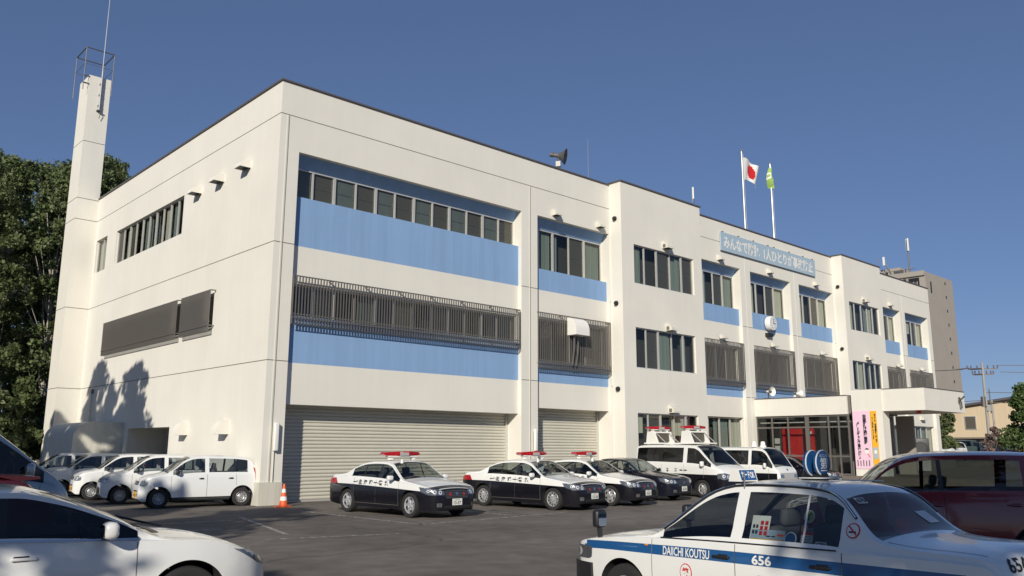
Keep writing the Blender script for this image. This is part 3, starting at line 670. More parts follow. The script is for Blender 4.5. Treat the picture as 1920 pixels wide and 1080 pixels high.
# ------------------------------------------------------------ vehicles
def pchip(keys):
    x = np.array([k[0] for k in keys],float); y = np.array([k[1] for k in keys],float)
    h = np.diff(x); d = np.diff(y)/h; mm = np.zeros(len(x)); mm[0]=d[0]; mm[-1]=d[-1]
    for i in range(1,len(x)-1):
        if d[i-1]*d[i]>0:
            w1=2*h[i]+h[i-1]; w2=h[i]+2*h[i-1]; mm[i]=(w1+w2)/(w1/d[i-1]+w2/d[i])
    def f(q):
        q = min(max(q,x[0]),x[-1]); i = min(max(int(np.searchsorted(x,q))-1,0),len(h)-1); t=(q-x[i])/h[i]
        return float((1+2*t)*(1-t)**2*y[i]+t*(1-t)**2*h[i]*mm[i]+t*t*(3-2*t)*y[i+1]+t*t*(t-1)*h[i]*mm[i+1])
    return f
def poly_cut(poly, step):
    """convex or simple 2D polygon -> fine mesh (verts, faces)"""
    bm = bmesh.new(); f = bm.faces.new([bm.verts.new((p[0],p[1],0)) for p in poly])
    bmesh.ops.triangulate(bm, faces=[f])
    for ax in (0,1):
        lo = min(p[ax] for p in poly); hi = max(p[ax] for p in poly); n = int((hi-lo)/step)
        for k in range(1,n+1):
            c = [0,0,0]; c[ax] = lo+k*(hi-lo)/(n+1); no=[0,0,0]; no[ax]=1
            bmesh.ops.bisect_plane(bm, geom=bm.verts[:]+bm.edges[:]+bm.faces[:], plane_co=c, plane_no=no)
    bm.verts.ensure_lookup_table()
    r = [(v.co.x,v.co.y) for v in bm.verts], [tuple(v.index for v in f.verts) for f in bm.faces]; bm.free(); return r
def ell(cx,cy,rx,ry,n=20,a0=0): return [(cx+rx*math.cos(2*math.pi*i/n+a0),cy+ry*math.sin(2*math.pi*i/n+a0)) for i in range(n)]
def rrect(x0,y0,x1,y1,r,n=4):
    p=[]
    for cx,cy,a in ((x1-r,y1-r,0),(x0+r,y1-r,90),(x0+r,y0+r,180),(x1-r,y0+r,270)):
        for k in range(n+1): t=R(a+90*k/n); p.append((cx+r*math.cos(t),cy+r*math.sin(t)))
    return p
class Car:
    def __init__(s, name, spec, loc, heading, label, cat, group=None, tilt=0):
        s.sp = spec; s.root = empty(name, loc, R(heading), label, cat, group)
        s.root.rotation_euler = (0, R(tilt), R(heading))
        s.body()
    def body(s):
        sp = s.sp; hl = sp['L']/2
        top = pchip(sp['top']); belt = pchip(sp['belt']); W = pchip(sp['W']); bot = pchip(sp['bot'])
        s.top, s.belt, s.W = top, belt, W
        Rt = sp['Rt']; Ra = sp.get('Ra', Rt+0.06); zw = Rt; axles = (sp['xf'], sp['xr'])
        tum = sp.get('tum',0.45); inset = sp.get('inset',0.03); crown = sp.get('crown',0.05)
        lines = sp.get('lines', [])      # list of callables z(x) splitting the side
        step = sp.get('step',0.05)
        xs = set(np.round(np.arange(-hl, hl+1e-6, step),4)); xs |= {-hl,hl}
        for e in (0.012,0.035,0.07,0.12): xs |= {round(-hl+e,4), round(hl-e,4)}
        for a in axles:
            for k in range(0,13): xs |= {round(a+Ra*math.cos(math.pi*k/12),4)}
        must = {round(q,4) for q in sp['cuts']}
        xs = sorted(xs|must); out=[xs[0]]
        for q in xs[1:]:
            if q-out[-1] < 0.009 and q not in must: continue
            if q-out[-1] < 0.009 and out[-1] not in must: out[-1]=q; continue
            out.append(q)
        xs = out; s.xs = xs
        nl = sp.get('nl',5); ng = 7; nt = 9
        gfr = [0,0.10,0.26,0.42,0.58,0.74,0.89,1.0]
        rows = []     # row type per cell
        nb = len(lines)+1
        P = []
        for x in xs:
            zb = bot(x)
            for a in axles:
                if abs(x-a) < Ra: zb = max(zb, zw+math.sqrt(Ra*Ra-(x-a)**2)*sp.get('arch',1.0))
            zt = top(x); ze = min(belt(x), zt-0.004); zb0 = bot(x)
            hw = W(x); zm = sp.get('zm',0.55)
            def yy(z):
                if z < zm: return hw*(1-sp.get('c1',0.05)*((zm-z)/(zm-0.15))**2)
                return hw*(1-sp.get('c2',0.05)*((z-zm)/max(0.2,sp['zbm']-zm))**2)
            bl = [zb]+[min(max(l(x),zb+0.0),ze) for l in lines]+[ze]
            pts = []
            for a,b in zip(bl[:-1],bl[1:]):
                for k in range(nl):
                    z = a+(b-a)*k/nl; pts.append((x,yy(z),z))
            yb = yy(ze); pts.append((x,yb,ze))
            cr = crown(x) if callable(crown) else crown
            zed = max(ze, zt-cr); gh = zed-ze
            ins = inset*min(1,gh/0.06)
            for k in range(1,ng+1):
                g = gfr[k]; z = ze+gh*g
                pts.append((x, yb-ins*min(1,g*4)-tum*gh*g*(0.8+0.2*g), z))
            yE = pts[-1][1]
            for k in range(1,nt+1):
                q = (0.035,0.09,0.17,0.28,0.42,0.57,0.72,0.86,1.0)[k-1]; y = yE*(1-q)
                pw = 2.6 if gh>0.1 else 2.2
                pts.append((x,y,zed+(zt-zed)*(1-(1-q)**pw)))
            P.append(pts)
        s.P = P; n1 = nl*nb; n2 = n1+ng; n3 = n2+nt; s.n=(n1,n2,n3)
        # parts
        buckets = {}
        def put(key, quad, mt): buckets.setdefault(key, []).append((quad,mt))
        paint = sp['paint']; mid = lambda i:(xs[i]+xs[i+1])/2
        bands = sp.get('bands',[paint]*nb)
        allv=[];allf=[]
        wsx0,wsx1 = sp['ws']; rwx0,rwx1 = sp['rw']   # windshield (roof front x, cowl x), rear window (deck x, roof rear x)
        for sd in (1,-1):
            for i in range(len(xs)-1):
                x = mid(i)
                for j in range(n3):
                    q = [P[i][j],P[i+1][j],P[i+1][j+1],P[i][j+1]]
                    q = [(a[0],a[1]*sd,a[2]) for a in q]
                    if sd<0: q = q[::-1]
                    z = sum(a[2] for a in q)/4; key=('body',); gl=False
                    gh = P[i][n2][2]-P[i][n1][2]
                    if j<n1: mt = bands[j//nl]
                    else: mt = sp.get('top_paint', bands[-1])
                    if callable(mt): mt = mt(x,z)
                    if j<n2:
                        for k,(a,b) in enumerate(sp['doors']):
                            if a<x<b and (j>=1 or bot(x)>0.3) and j<n2-0: key=('door',sd,k)
                    if n1<=j<n2:
                        if n1<j<n2-1 and gh>0.10:
                            for k,(a,b) in enumerate(sp['side_glass']):
                                if a<x<b: key=('side_window',sd,k); gl=True
                            if not gl and any(a<x<b for a,b in sp.get('black_pillar',[])): mt='black'
                    if j>=n2:
                        edge = j<n2+2
                        if wsx0<x<wsx1 and not edge: key=('windshield',); gl=True
                        elif rwx0<x<rwx1 and not edge: key=('rear_window',); gl=True
                        elif x>wsx1 and x<hl-0.14: key=('hood',); mt = sp.get('hood_mt',lambda x,z:mt)(x,z) if 'hood_mt' in sp else mt
                        elif x<rwx0 and x>-hl+0.10: key=('trunk_lid',)
                    if x>hl-0.12 and 'nose_mt' in sp:
                        mt = sp['nose_mt']
                        if callable(mt): mt = mt(x,z)
                    allv += q; allf.append(tuple(range(len(allv)-4,len(allv))))
                    put(key,q,'glass_car' if gl else mt)
        # ends
        for i,sg in ((0,-1),(len(xs)-1,1)):
            for j in range(n3):
                a,b = P[i][j],P[i][j+1]
                q=[(a[0],a[1],a[2]),(b[0],b[1],b[2]),(b[0],-b[1],b[2]),(a[0],-a[1],a[2])]
                if sg<0: q=q[::-1]
                mt = sp.get('nose_mt',bands[0]) if sg>0 else bands[0]
                if callable(mt): mt=mt(a[0],(a[2]+b[2])/2)
                if sg<0 and a[2]>sp.get('tail_split',9): mt = sp.get('top_paint',bands[-1])
                if callable(mt): mt=mt(a[0],(a[2]+b[2])/2)
                allv+=q; allf.append(tuple(range(len(allv)-4,len(allv)))); put(('body',),q,mt)
        for i in range(len(xs)-1):
            a,b = P[i][0],P[i+1][0]
            put(('body',),[(a[0],a[1],a[2]),(b[0],b[1],b[2]),(b[0],-b[1],b[2]),(a[0],-a[1],a[2])],'rubber')
        s.bvh = BVHTree.FromPolygons([Vector(v) for v in allv], allf)
        gmt = sp.get('glass','glass_dark')
        s.parts = {}
        for key, qs in buckets.items():
            bm = bmesh.new(); cache={}; mats=[]
            for q,mt in qs:
                if mt=='glass_car': mt = sp.get('glass_ws',gmt) if key[0]=='windshield' else gmt
                vs=[]
                for p in q:
                    k=(round(p[0],4),round(p[1],4),round(p[2],4))
                    if k not in cache: cache[k]=bm.verts.new(p)
                    if cache[k] not in vs: vs.append(cache[k])
                if len(vs)<3: continue
                try: f=bm.faces.new(vs)
                except ValueError: continue
                if mt not in mats: mats.append(mt)
                f.material_index=mats.index(mt); f.smooth=True
            glassy = key[0] in ('windshield','rear_window','side_window')
            if glassy:
                mats.append(sp.get('seal','black'))
                r = bmesh.ops.inset_region(bm, faces=bm.faces[:], thickness=sp.get('seal_w',0.022), depth=0.0, use_even_offset=True)
                for f in r['faces']: f.material_index=len(mats)-1; f.smooth=False
                bm.normal_update()
            me = bpy.data.meshes.new(key[0]); bm.to_mesh(me); bm.free()
            for k in mats: me.materials.append(M[k])
            me.set_sharp_from_angle(angle=R(sp.get('sharp',40)))
            o = bpy.data.objects.new(key[0], me); col.objects.link(o); o.parent = s.root; s.parts[key]=o
    # project 2d meshes onto the body -------------------------------------------------
    def proj(s, mb, verts, faces, view, mt, off=0.004, smooth=True):
        """view: 'L','R','F','B','T' or angle in degrees (0=front, + towards left) ; verts (horizontal as seen, z) """
        if view=='L': d=Vector((0,-1,0)); e=Vector((-1,0,0))
        elif view=='R': d=Vector((0,1,0)); e=Vector((1,0,0))
        elif view=='F': d=Vector((-1,0,0)); e=Vector((0,1,0))
        elif view=='B': d=Vector((1,0,0)); e=Vector((0,-1,0))
        elif view=='T': d=Vector((0,0,-1)); e=Vector((0,1,0))
        else:
            a=R(view); d=-Vector((math.cos(a),math.sin(a),0)); e=Vector((-math.sin(a),math.cos(a),0))
        base=Vector((0,0,0))
        if not isinstance(view,str):
            hl=s.sp['L']/2; sg=1 if abs(view)<90 else -1; base=Vector((sg*(hl-.16), (1 if view>0 else -1)*s.W(sg*(hl-.16))*.93, 0))
        out=[]
        for (h,z) in verts:
            o = base+Vector((0,0,z))+e*h-d*6 if view!='T' else Vector((z,h,6))
            p,n,_,_ = s.bvh.ray_cast(o,d)
            if p is None: out.append(None); continue
            if n.dot(d)>0: n=-n
            out.append(p+n*off)
        ok=[f for f in faces if all(out[i] is not None for i in f) and max((out[a]-out[b]).length for a in f for b in f)<0.4]
        if not ok: return mb
        mb.add([o if o is not None else (0,0,0) for o in out], ok, mt, smooth)
        return mb
    def patch(s, mb, poly, view, mt, off=0.004, step=0.05):
        v,f = poly_cut(poly, step); return s.proj(mb, v, f, view, mt, off)
    def decal(s, name, poly, view, mt, off=0.004, step=0.05, parent=None):
        return s.patch(MB(), poly, view, mt, off, step).build(name, parent or s.root)
    def line(s, mb, pts, view, wd=0.008, mt='joint', off=0.0025):
        for a,b in zip(pts[:-1],pts[1:]):
            a=Vector(a);b=Vector(b);n=max(1,int((b-a).length/0.06));d=(b-a).normalized();q=Vector((-d.y,d.x))*wd/2
            vs=[]
            for k in range(n+1):
                c=a+(b-a)*k/n; vs+=[tuple(c+q),tuple(c-q)]
            s.proj(mb,vs,[(2*k,2*k+1,2*k+3,2*k+2) for k in range(n)],view,mt,off)
        return mb
    def wheels(s, style='spoke', mt='rim', n=5, wd=0.20):
        sp=s.sp; Rt=sp['Rt']; rr=sp.get('rr',Rt*0.66); first=None
        for ax in (sp['xf'],sp['xr']):
            for sd in (1,-1):
                y = sd*(s.W(ax)-0.015); loc=(ax,y,Rt)
                if (first is not None):
                    w=copy_tree(first, s.root); w.location=loc; w.rotation_euler=(0,0,0 if sd>0 else math.pi); continue
                hub=MB(); hub.lathe([(0,-.07),(rr*0.98,-.07),(rr*0.98,-.2)],(0,0,0),'y','rubber',24); hub.lathe([(0,-.05),(0.13,-.05),(.13,-.07)],(0,0,0),'y','rim_steel',16)
                w=hub.build('wheel',s.root); w.location=loc; first=w
                t=MB(); t.lathe([(rr*.97,-wd),(Rt*.93,-wd),(Rt,-wd*.85),(Rt,-wd*.15),(Rt*.965,-.008),(Rt*.86,0.0),(rr*1.03,-.012),(rr*.98,-.03)],(0,0,0),'y','rubber',36); t.build('tyre',w)
                r_=MB(); r_.lathe([(rr*.99,-.055),(rr*1.02,-.018),(rr*.97,-.012),(rr*.9,-.045)],(0,0,0),'y',mt,36)
                if style=='spoke':
                    for k in range(n):
                        a=2*math.pi*k/n
                        for da in ((-.13,.13) if n<8 else (0,)):
                            ca,sa=math.cos(a+da),math.sin(a+da); ca2,sa2=math.cos(a),math.sin(a)
                            ww=.022 if n<8 else .016
                            r_.add([(ca2*.05-sa2*ww,-.02,sa2*.05+ca2*ww),(ca2*.05+sa2*ww,-.02,sa2*.05-ca2*ww),(ca*rr*.93+sa*ww*.9,-.028,sa*rr*.93-ca*ww*.9),(ca*rr*.93-sa*ww*.9,-.028,sa*rr*.93+ca*ww*.9),
                                    (ca2*.05-sa2*ww,-.06,sa2*.05+ca2*ww),(ca2*.05+sa2*ww,-.06,sa2*.05-ca2*ww),(ca*rr*.93+sa*ww*.9,-.06,sa*rr*.93-ca*ww*.9),(ca*rr*.93-sa*ww*.9,-.06,sa*rr*.93+ca*ww*.9)],
                                   [(0,1,2,3),(0,4,5,1),(1,5,6,2),(3,2,6,7),(0,3,7,4)],mt)
                    r_.lathe([(0,-.005),(.035,-.008),(.06,-.02),(.065,-.05)],(0,0,0),'y',mt,16)
                else:   # pressed steel disc with holes
                    r_.lathe([(0,-.035),(.05,-.03),(.07,-.05),(rr*.55,-.035),(rr*.78,-.06),(rr*.92,-.05)],(0,0,0),'y',mt,32)
                    for k in range(10):
                        a=2*math.pi*k/10; c=(rr*.7*math.cos(a),rr*.7*math.sin(a)); r_.add([(c[0]+.018*math.cos(t*math.pi/4),-.044,c[1]+.018*math.sin(t*math.pi/4)) for t in range(8)],[tuple(range(8))],'black')
                r_.build('rim',w)
    def interior(s, seats='seat_grey', z=0.30, rear=True, xfs=None, cover=None):
        sp=s.sp; hw=s.W(0); b=MB(); x0=sp.get('cab0',sp['xr']+.2); x1=sp['ws'][1]-.02; zb=sp['zbm']-.10
        b.box(x0,-hw*.86,z-.05,x1,hw*.86,z,'interior')
        for sd in (1,-1): b.box(x0,sd*hw*.82,z,x1,sd*hw*.86,zb,'interior')
        b.box(x0-.04,-hw*.82,z,x0,hw*.82,zb,'interior'); b.build('cabin_floor',s.root)
        d=MB(); d.prism([(x1-.45,zb-.25),(x1-.42,zb-.06),(x1-.3,zb+.02),(x1+.0,zb+.02),(x1,z),(x1-.35,z)],-hw*.82,hw*.82,'interior','y'); d.build('dashboard',s.root)
        xf = xfs if xfs is not None else (sp['ws'][1]-1.0)
        for sd in (1,-1):
            q=MB(); q.rbox((xf,sd*.37,z+.19),(.52,.5,.2),.06,seats); q.rbox((xf-.27,sd*.37,z+.50),(.15,.5,.62),.06,seats,Matrix.Rotation(R(-14),4,'Y'))
            q.rbox((xf-.37,sd*.37,z+.88),(.09,.26,.17),.04,seats,Matrix.Rotation(R(-10),4,'Y'))
            q.tube((xf-.35,sd*.37-.05,z+.75),(xf-.36,sd*.37-.05,z+.85),.008,mt='steel'); q.build('seat',s.root)
        if rear:
            q=MB(); xr=xf-.95; q.rbox((xr,0,z+.19),(.5,hw*1.45,.2),.06,seats); q.rbox((xr-.28,0,z+.47),(.15,hw*1.45,.58),.06,cover or seats,Matrix.Rotation(R(-18),4,'Y')); q.build('rear_seat',s.root)
        q=MB(); cx=x1-.52; cy=-.37
        n=20; Rm=Matrix.Rotation(R(-25),4,'Y')
        ring=[Rm@Vector((0,.18*math.cos(2*math.pi*k/n),.18*math.sin(2*math.pi*k/n)))+Vector((cx,cy,zb+.02)) for k in range(n+1)]
        q.path(ring,.014,'black'); q.tube((cx,cy,zb+.02),(cx+.3,cy,zb-.12),.03,mt='black'); q.build('steering_wheel',s.root)
    def mirror(s, x, z, sd, mt, size=(.10,.19,.14), fender=False):
        y = (s.W(x))*sd*0.985
        if fender:
            yy=s.W(x)*.90*sd; m_=MB(); zt=s.top(x)-.06
            m_.tube((x,yy,zt-.03),(x+.01,yy,zt+.13),.025,.03,mt='black'); m_.rbox((x+.01,yy,zt+.22),(.10,.16,.20),.04,'black'); o=m_.build('wing_mirror',s.root)
            g=MB(); g.prism(rrect(yy-.06,zt+.14,yy+.06,zt+.30,.03),x-.045,x-.041,'mirror','x'); g.build('mirror_glass',o); return
        m_=MB(); m_.rbox((x,y+sd*size[1]*.55,z+.03),size,min(size)*.38,mt); m_.box(x-.02,y-.02*sd,z-.035,x+.04,y+sd*.08,z-.01,'black'); o=m_.build('wing_mirror',s.root)
        g=MB(); c=(y+sd*size[1]*.55,z+.03); g.prism(rrect(c[0]-size[1]*.4,c[1]-size[2]*.36,c[0]+size[1]*.4,c[1]+size[2]*.36,.03),x-size[0]/2-.003,x-size[0]/2-.001,'mirror','x'); g.build('mirror_glass',o)
    def handles(s, pts, mt, L=.17):
        for k,(x,z) in enumerate(pts):
            for sd in (1,-1):
                if ('door',sd,k) not in s.parts: continue
                y=s.W(x)*(1-s.sp.get('c2',.05)*((z-.55)/(s.sp['zbm']-.55))**2)*sd
                h=MB(); h.rbox((x,y+sd*.012,z),(L,.03,.028),.010,mt); h.rbox((x-.02,y+sd*.0,z),(L*.6,.012,.05),.005,'black'); h.build('handle',s.parts[('door',sd,k)])
    def seams(s, zlow=.3):
        b=MB(); sp=s.sp
        for k,(a,c) in enumerate(sp['doors']):
            for x in (a,c):
                z1=min(s.belt(x),s.top(x))-.005; z0=zlow
                for ax in (sp['xf'],sp['xr']):
                    if abs(x-ax)<sp['Rt']+.06: z0=max(z0,sp['Rt']+math.sqrt((sp['Rt']+.06)**2-(x-ax)**2)+.01)
                for v in ('L','R'):
                    sg=-1 if v=='L' else 1
                    s.line(b,[(sg*x,z0),(sg*x,z1)],v)
            for v in ('L','R'):
                sg=-1 if v=='L' else 1; s.line(b,[(sg*a,zlow),(sg*c,zlow)],v)
        b.build('panel_gap',s.root)
        hl=sp['L']/2; x1=sp['ws'][1]+.05; xn=hl-.22
        if xn-x1>.5:      # bonnet shut lines
            b=MB(); wd=lambda x: s.W(x)*.84
            for sd in (1,-1): s.line(b,[(sd*wd(x),x) for x in np.linspace(x1,xn,8)],'T',.009,'joint',.003)
            b.build('bonnet_gap',s.root)
        x0=sp['rw'][0]-.04; xt=-hl+.14
        if x0-xt>.35:
            b=MB()
            for sd in (1,-1): s.line(b,[(sd*s.W(x)*.80,x) for x in np.linspace(x0,xt,6)],'T',.009,'joint',.003)
            b.build('boot_gap',s.root)
    def plate(s, z=.42, txt=None, back=False, y=0, mt='plate', st=True):
        hl=s.sp['L']/2; x=(hl+.012) if not back else -(hl+.012)
        p=MB(); p.box(x-.006,y-.165,z-.083,x+.006,y+.165,z+.083,mt); o=p.build('number_plate',s.root)
        t=MB()
        v,f=fit_text(txt or '13-37',.26,.085,bold=.02); sg=1 if not back else -1
        t.add([(x+sg*.008,y+sg*a,z-.02+b) for a,b in v],f,'ink'); v,f=fit_text('札幌 300',.17,.03); t.add([(x+sg*.008,y+sg*a,z+.055+b) for a,b in v],f,'ink'); t.build('characters',o)
    def headlamp(s, poly, view, bulbs, name='headlamp'):
        b=MB(); s.patch(b,poly,view,'lamp_dark',.003,.03)
        for (h,z,r) in bulbs:
            s.patch(b,ell(h,z,r,r,14),view,'lamp_cell',.006,.03); s.patch(b,ell(h,z,r*.45,r*.45,10),view,'chrome',.010,.02)
        o=b.build(name,s.root)
        g=MB(); s.patch(g,poly,view,'lamp_glass',.014,.03); g.build('lens',o); return o

def police_light_bar(c, x, z, boost=0.0, mtl='lamp_red'):
    b=MB(); b.box(x-.10,-.50,z,x+.10,.50,z+.03,'white'); 
    for y in (-.4,.4): b.box(x-.07,y-.04,z-.08,x+.07,y+.04,z,'white')
    o=b.build('light_bar',c.root)
    g=MB()
    for sd in (1,-1):
        a=[(.15,z+.03),(.56,z+.035),(.66,z+.075),(.60,z+.13),(.15,z+.155)]
        f=[(x+.13,)+p for p in a]; f=[(x+.13-(.10 if p[0]>.4 else 0),sd*p[0],p[1]) for p in a]; r_=[(x-.13-(.04 if p[0]>.4 else 0),sd*p[0],p[1]) for p in a]; n=len(a)
        g.add(f+r_,[tuple(range(n)),tuple(range(n,2*n))[::-1]]+[(k,(k+1)%n,n+(k+1)%n,n+k) for k in range(n)],mtl)
        for k in range(3): g.box(x+.05-.03*k,sd*(.22+.13*k)-.035,z+.06,x+.137-.035*k,sd*(.22+.13*k)+.035,z+.115,'tail_red')
    g.build('red_lens',o)
    q=MB(); q.prism([(x+.14,.155),(x-.12,.155),(x-.12,-.155),(x+.14,-.155)],z+.035,z+.12,'alu'); q.build('speaker_box',o)

# saloon body used by the patrol cars
def sedan_spec(two_tone=True, paint='paint_white', low='paint_black', **k):
    d=dict(L=4.84, Rt=.325, xf=1.50, xr=-1.35, zbm=.95, tum=.42, inset=.035, crown=.055, c1=.07, c2=.045, zm=.55,
      top=[(-2.42,.70),(-2.40,.88),(-2.34,1.01),(-2.2,1.075),(-1.78,1.11),(-1.60,1.13),(-1.35,1.235),(-.98,1.385),(-.65,1.455),(-.2,1.48),(.15,1.47),(.42,1.415),(.75,1.22),(1.10,1.02),(1.25,.99),(1.7,.93),(2.1,.85),(2.28,.78),(2.37,.70),(2.41,.60),(2.42,.52)],
      belt=[(-2.42,.60),(-2.38,.82),(-2.2,.95),(-1.6,1.0),(-.5,.965),(.9,.91),(1.5,.87),(2.05,.79),(2.3,.69),(2.42,.48)],
      W=[(-2.42,.66),(-2.39,.75),(-2.3,.83),(-2.0,.875),(-1.3,.895),(.3,.90),(1.5,.895),(1.95,.865),(2.2,.78),(2.34,.66),(2.40,.54),(2.42,.46)],
      bot=[(-2.42,.45),(-2.36,.32),(-2.1,.24),(-1.6,.20),(1.6,.19),(2.1,.19),(2.36,.20),(2.42,.28)],
      ws=(.40,1.13), rw=(-1.60,-.98), doors=[(.02,1.04),(-1.02,.02)], side_glass=[(.09,1.0),(-.62,.03),(-1.22,-.66)],
      black_pillar=[(.03,.09),(-.66,-.62)], cuts=[.40,1.13,-1.60,-.98,.02,1.04,-1.02,.09,1.0,.03,-.62,-1.22,-.66,2.28], paint=paint, glass='glass_mid', step=.06)
    if two_tone:
        ln=pchip([(-2.42,.80),(-1.5,.80),(0,.765),(1.5,.715),(2.1,.69),(2.42,.66)])
        d.update(lines=[ln], bands=[low,lambda x,z: low if x>2.12 else paint], top_paint=paint, nose_mt=low, tail_split=.80)
        d['hood_mt']=lambda x,z: low if x>2.12 else paint
    else: d.update(lines=[], bands=[paint])
    d.update(k); return d
def dress_sedan(c, rim_n=5, txt=None, police_=True, side_text=True, paint='paint_white', low='paint_black'):
    c.wheels('spoke','rim',rim_n); c.interior(); c.seams(.30)
    for sd in (1,-1): c.mirror(.80,.98,sd,paint,(.11,.19,.13))
    c.handles([(.18,.86),(-.86,.88)],'chrome' if not police_ else paint)
    for sd,v in ((1,30),(-1,-30)):
        c.headlamp([(sd*.30,.80),(sd*.62,.86),(sd*.02,.735),(sd*.0,.64),(sd*.20,.60),(sd*.40,.63)][::-1] if False else
                   [(a-sd*.0,z) for a,z in ((sd*-.30,.60),(sd*-.34,.68),(sd*-.16,.745),(sd*.20,.79),(sd*.34,.80),(sd*.30,.68),(sd*.12,.60))],v,[(sd*-.18,.665,.05),(sd*-.03,.68,.05),(sd*.13,.70,.04)])
    g=MB(); c.patch(g,[(-.36,.50),(.36,.50),(.42,.56),(.40,.69),(.30,.73),(-.30,.73),(-.40,.69),(-.42,.56)],'F','grille',.004,.04)
    for z in (.535,.575,.615,.655,.695): c.line(g,[(-.37,z),(.37,z)],'F',.008,'alu_dark',.009)
    c.patch(g,ell(0,.63,.05,.038,14),'F','chrome',.014,.03); c.build_g=g.build('front_grille',c.root)
    g=MB(); c.patch(g,[(-.40,.24),(.40,.24),(.46,.33),(-.46,.33)],'F','grille',.004,.05); g.build('bumper_intake',c.root)
    for sd,v in ((1,28),(-1,-28)):
        f=MB(); c.patch(f,rrect(sd*-.16-.07,.30,sd*-.16+.07,.40,.02),v,'lamp_dark',.004,.03); c.patch(f,ell(sd*-.16,.35,.04,.04,12),v,'chrome',.008,.03); f.build('fog_lamp',c.root)
    for sd,v in ((1,150),(-1,-150)):
        t=MB(); c.patch(t,[(-.28*sd,.80),(.26*sd,.80),(.30*sd,.94),(-.2*sd,.95)][::1],v,'tail_red',.005,.04); t.build('tail_lamp',c.root)
    c.plate(.42,txt); c.plate(.80,txt,True)
    m=MB()
    for v in ('L','R'): c.line(m,[(-1.0,.50),(1.0,.50)] ,v,.03,low if police_ else 'paint_black',.008)
    m.build('side_moulding',c.root)
    if police_:
        for y in (-.24,.24):
            r_=MB(); c.patch(r_,ell(y,.615,.035,.035,14),'F','lamp_red',.02,.02); r_.build('grille_flasher',c.root)
        bu=MB()
        for dx in (0,): bu.lathe([(0,.12),(.03,.10),(.045,0.0)],(.55,-.40,1.39),'z','white',8)
        bu.rbox((.02,0.42,1.50),(.10,.06,.10),.03,'white'); bu.build('roof_fitting',c.root)
    if side_text:
        t=MB()
        for v in ('L','R'):
            for ch_,xx in (('北',-.72),('海',-.47),('道',-.22),('警',.24),('察',.50)):
                vs,fs=fit_text(ch_,.165,.135,bold=.045)
                sg=-1 if v=='L' else 1
                # written front to back as read from that side
                h0=(xx if v=='R' else xx)
                c.proj(t,[(h0+a,.862+b) for a,b in vs],fs,v,'ink',.007,False)
            for xa,xb in ((-.08,.10),(-1.05,-.88)):
                c.patch(t,[(xa,.848),(xb,.848),(xb,.876),(xa,.876)],v,'ink',.006)
        t.build('lettering',c.root)

# ---- patrol cars in front of the shutters
def patrol(x,y,h,rim_n,txt,lab,spec=None):
    c=Car('patrol_car', spec or sedan_spec(), (x,y,0), h, lab, 'police car', 'black and white patrol cars parked before the shutters')
    dress_sedan(c, rim_n, txt); police_light_bar(c,.02,1.56); return c
patrol(1.69,-5.24,-87.4,5,'13-37','black and white patrol car with five-spoke wheels before the wide shutter, nearest the cone')
patrol(6.43,-5.78,-84.6,11,'13-36','black and white patrol car with many-spoke wheels, second from the traffic cone')
patrol(9.10,-5.63,-82.0,6,'10-21','black and white patrol car squeezed beside the plain black saloon')
c=Car('saloon_car', sedan_spec(False,'paint_navy',glass='glass_mid'), (12.35,-4.75,0), -84, 'plain black saloon between the patrol cars and the police van','car')
dress_sedan(c,5,'83-05',False,False,'paint_navy')
c=Car('saloon_car', sedan_spec(False,'paint_black',glass='glass_dark'), (24.3,-4.6,0), -78, 'black saloon parked beside the red board and entrance, right of the small police van','car')
dress_sedan(c,5,'22-18',False,False,'paint_black')
# ---- police van
def van_spec(**k):
    d=dict(L=4.69,Rt=.33,xf=1.33,xr=-1.23,zbm=1.15,tum=.17,inset=.02,crown=.06,c1=.03,c2=.02,zm=.6,
      top=[(-2.345,.60),(-2.33,1.2),(-2.31,1.70),(-2.24,1.90),(-2.05,1.98),(-1,2.0),(.3,1.99),(.85,1.97),(1.05,1.90),(1.40,1.62),(1.86,1.26),(2.0,1.19),(2.15,1.10),(2.27,.95),(2.32,.80),(2.345,.55)],
      belt=[(-2.345,.55),(-2.33,1.05),(-2.2,1.24),(0,1.22),(1.2,1.18),(1.9,1.08),(2.2,.95),(2.345,.50)],
      W=[(-2.345,.76),(-2.3,.82),(-2.1,.845),(0,.85),(1.6,.845),(2.0,.80),(2.2,.72),(2.31,.62),(2.345,.55)],
      bot=[(-2.345,.40),(-2.2,.28),(-1,.25),(1.5,.25),(2.2,.25),(2.345,.32)],
      ws=(.95,1.93), rw=(-2.33,-2.22), doors=[(.42,1.42),(-.75,.42)], side_glass=[(.56,1.75),(-2.15,.36)],
      cuts=[.95,1.93,-2.33,-2.22,.42,1.42,-.75,.56,1.75,.36,-2.15],paint='paint_white',glass='glass_dark',glass_ws='glass_mid',step=.07,cab0=.2,rr=.20)
    ln=pchip([(-2.345,.88),(0,.87),(1.4,.86),(2.345,.86)])
    d.update(lines=[ln],bands=['paint_black','paint_white'],nose_mt=lambda x,z:'paint_black' if z<.86 else 'paint_white',top_paint='paint_white'); d.update(k); return d
c=Car('police_van',van_spec(),(15.55,-5.35,0),-97,'black and white police van with two roof towers carrying red light bars','police van')
c.wheels('spoke','rim',6); c.interior(z=.62,rear=False,xfs=.85); c.seams(.30)
for sd in (1,-1): c.mirror(1.42,1.22,sd,'paint_white',(.13,.16,.20))
c.handles([(.52,1.0),(.30,1.0)],'black',.16)
for sd,v in ((1,24),(-1,-24)): c.headlamp([(sd*-.34+.0,.70),(sd*-.36,.86),(sd*-.05,.93),(sd*.16,.90),(sd*.16,.74),(sd*.0,.68)],v,[(sd*-.20,.79,.06),(sd*-.03,.81,.06)])
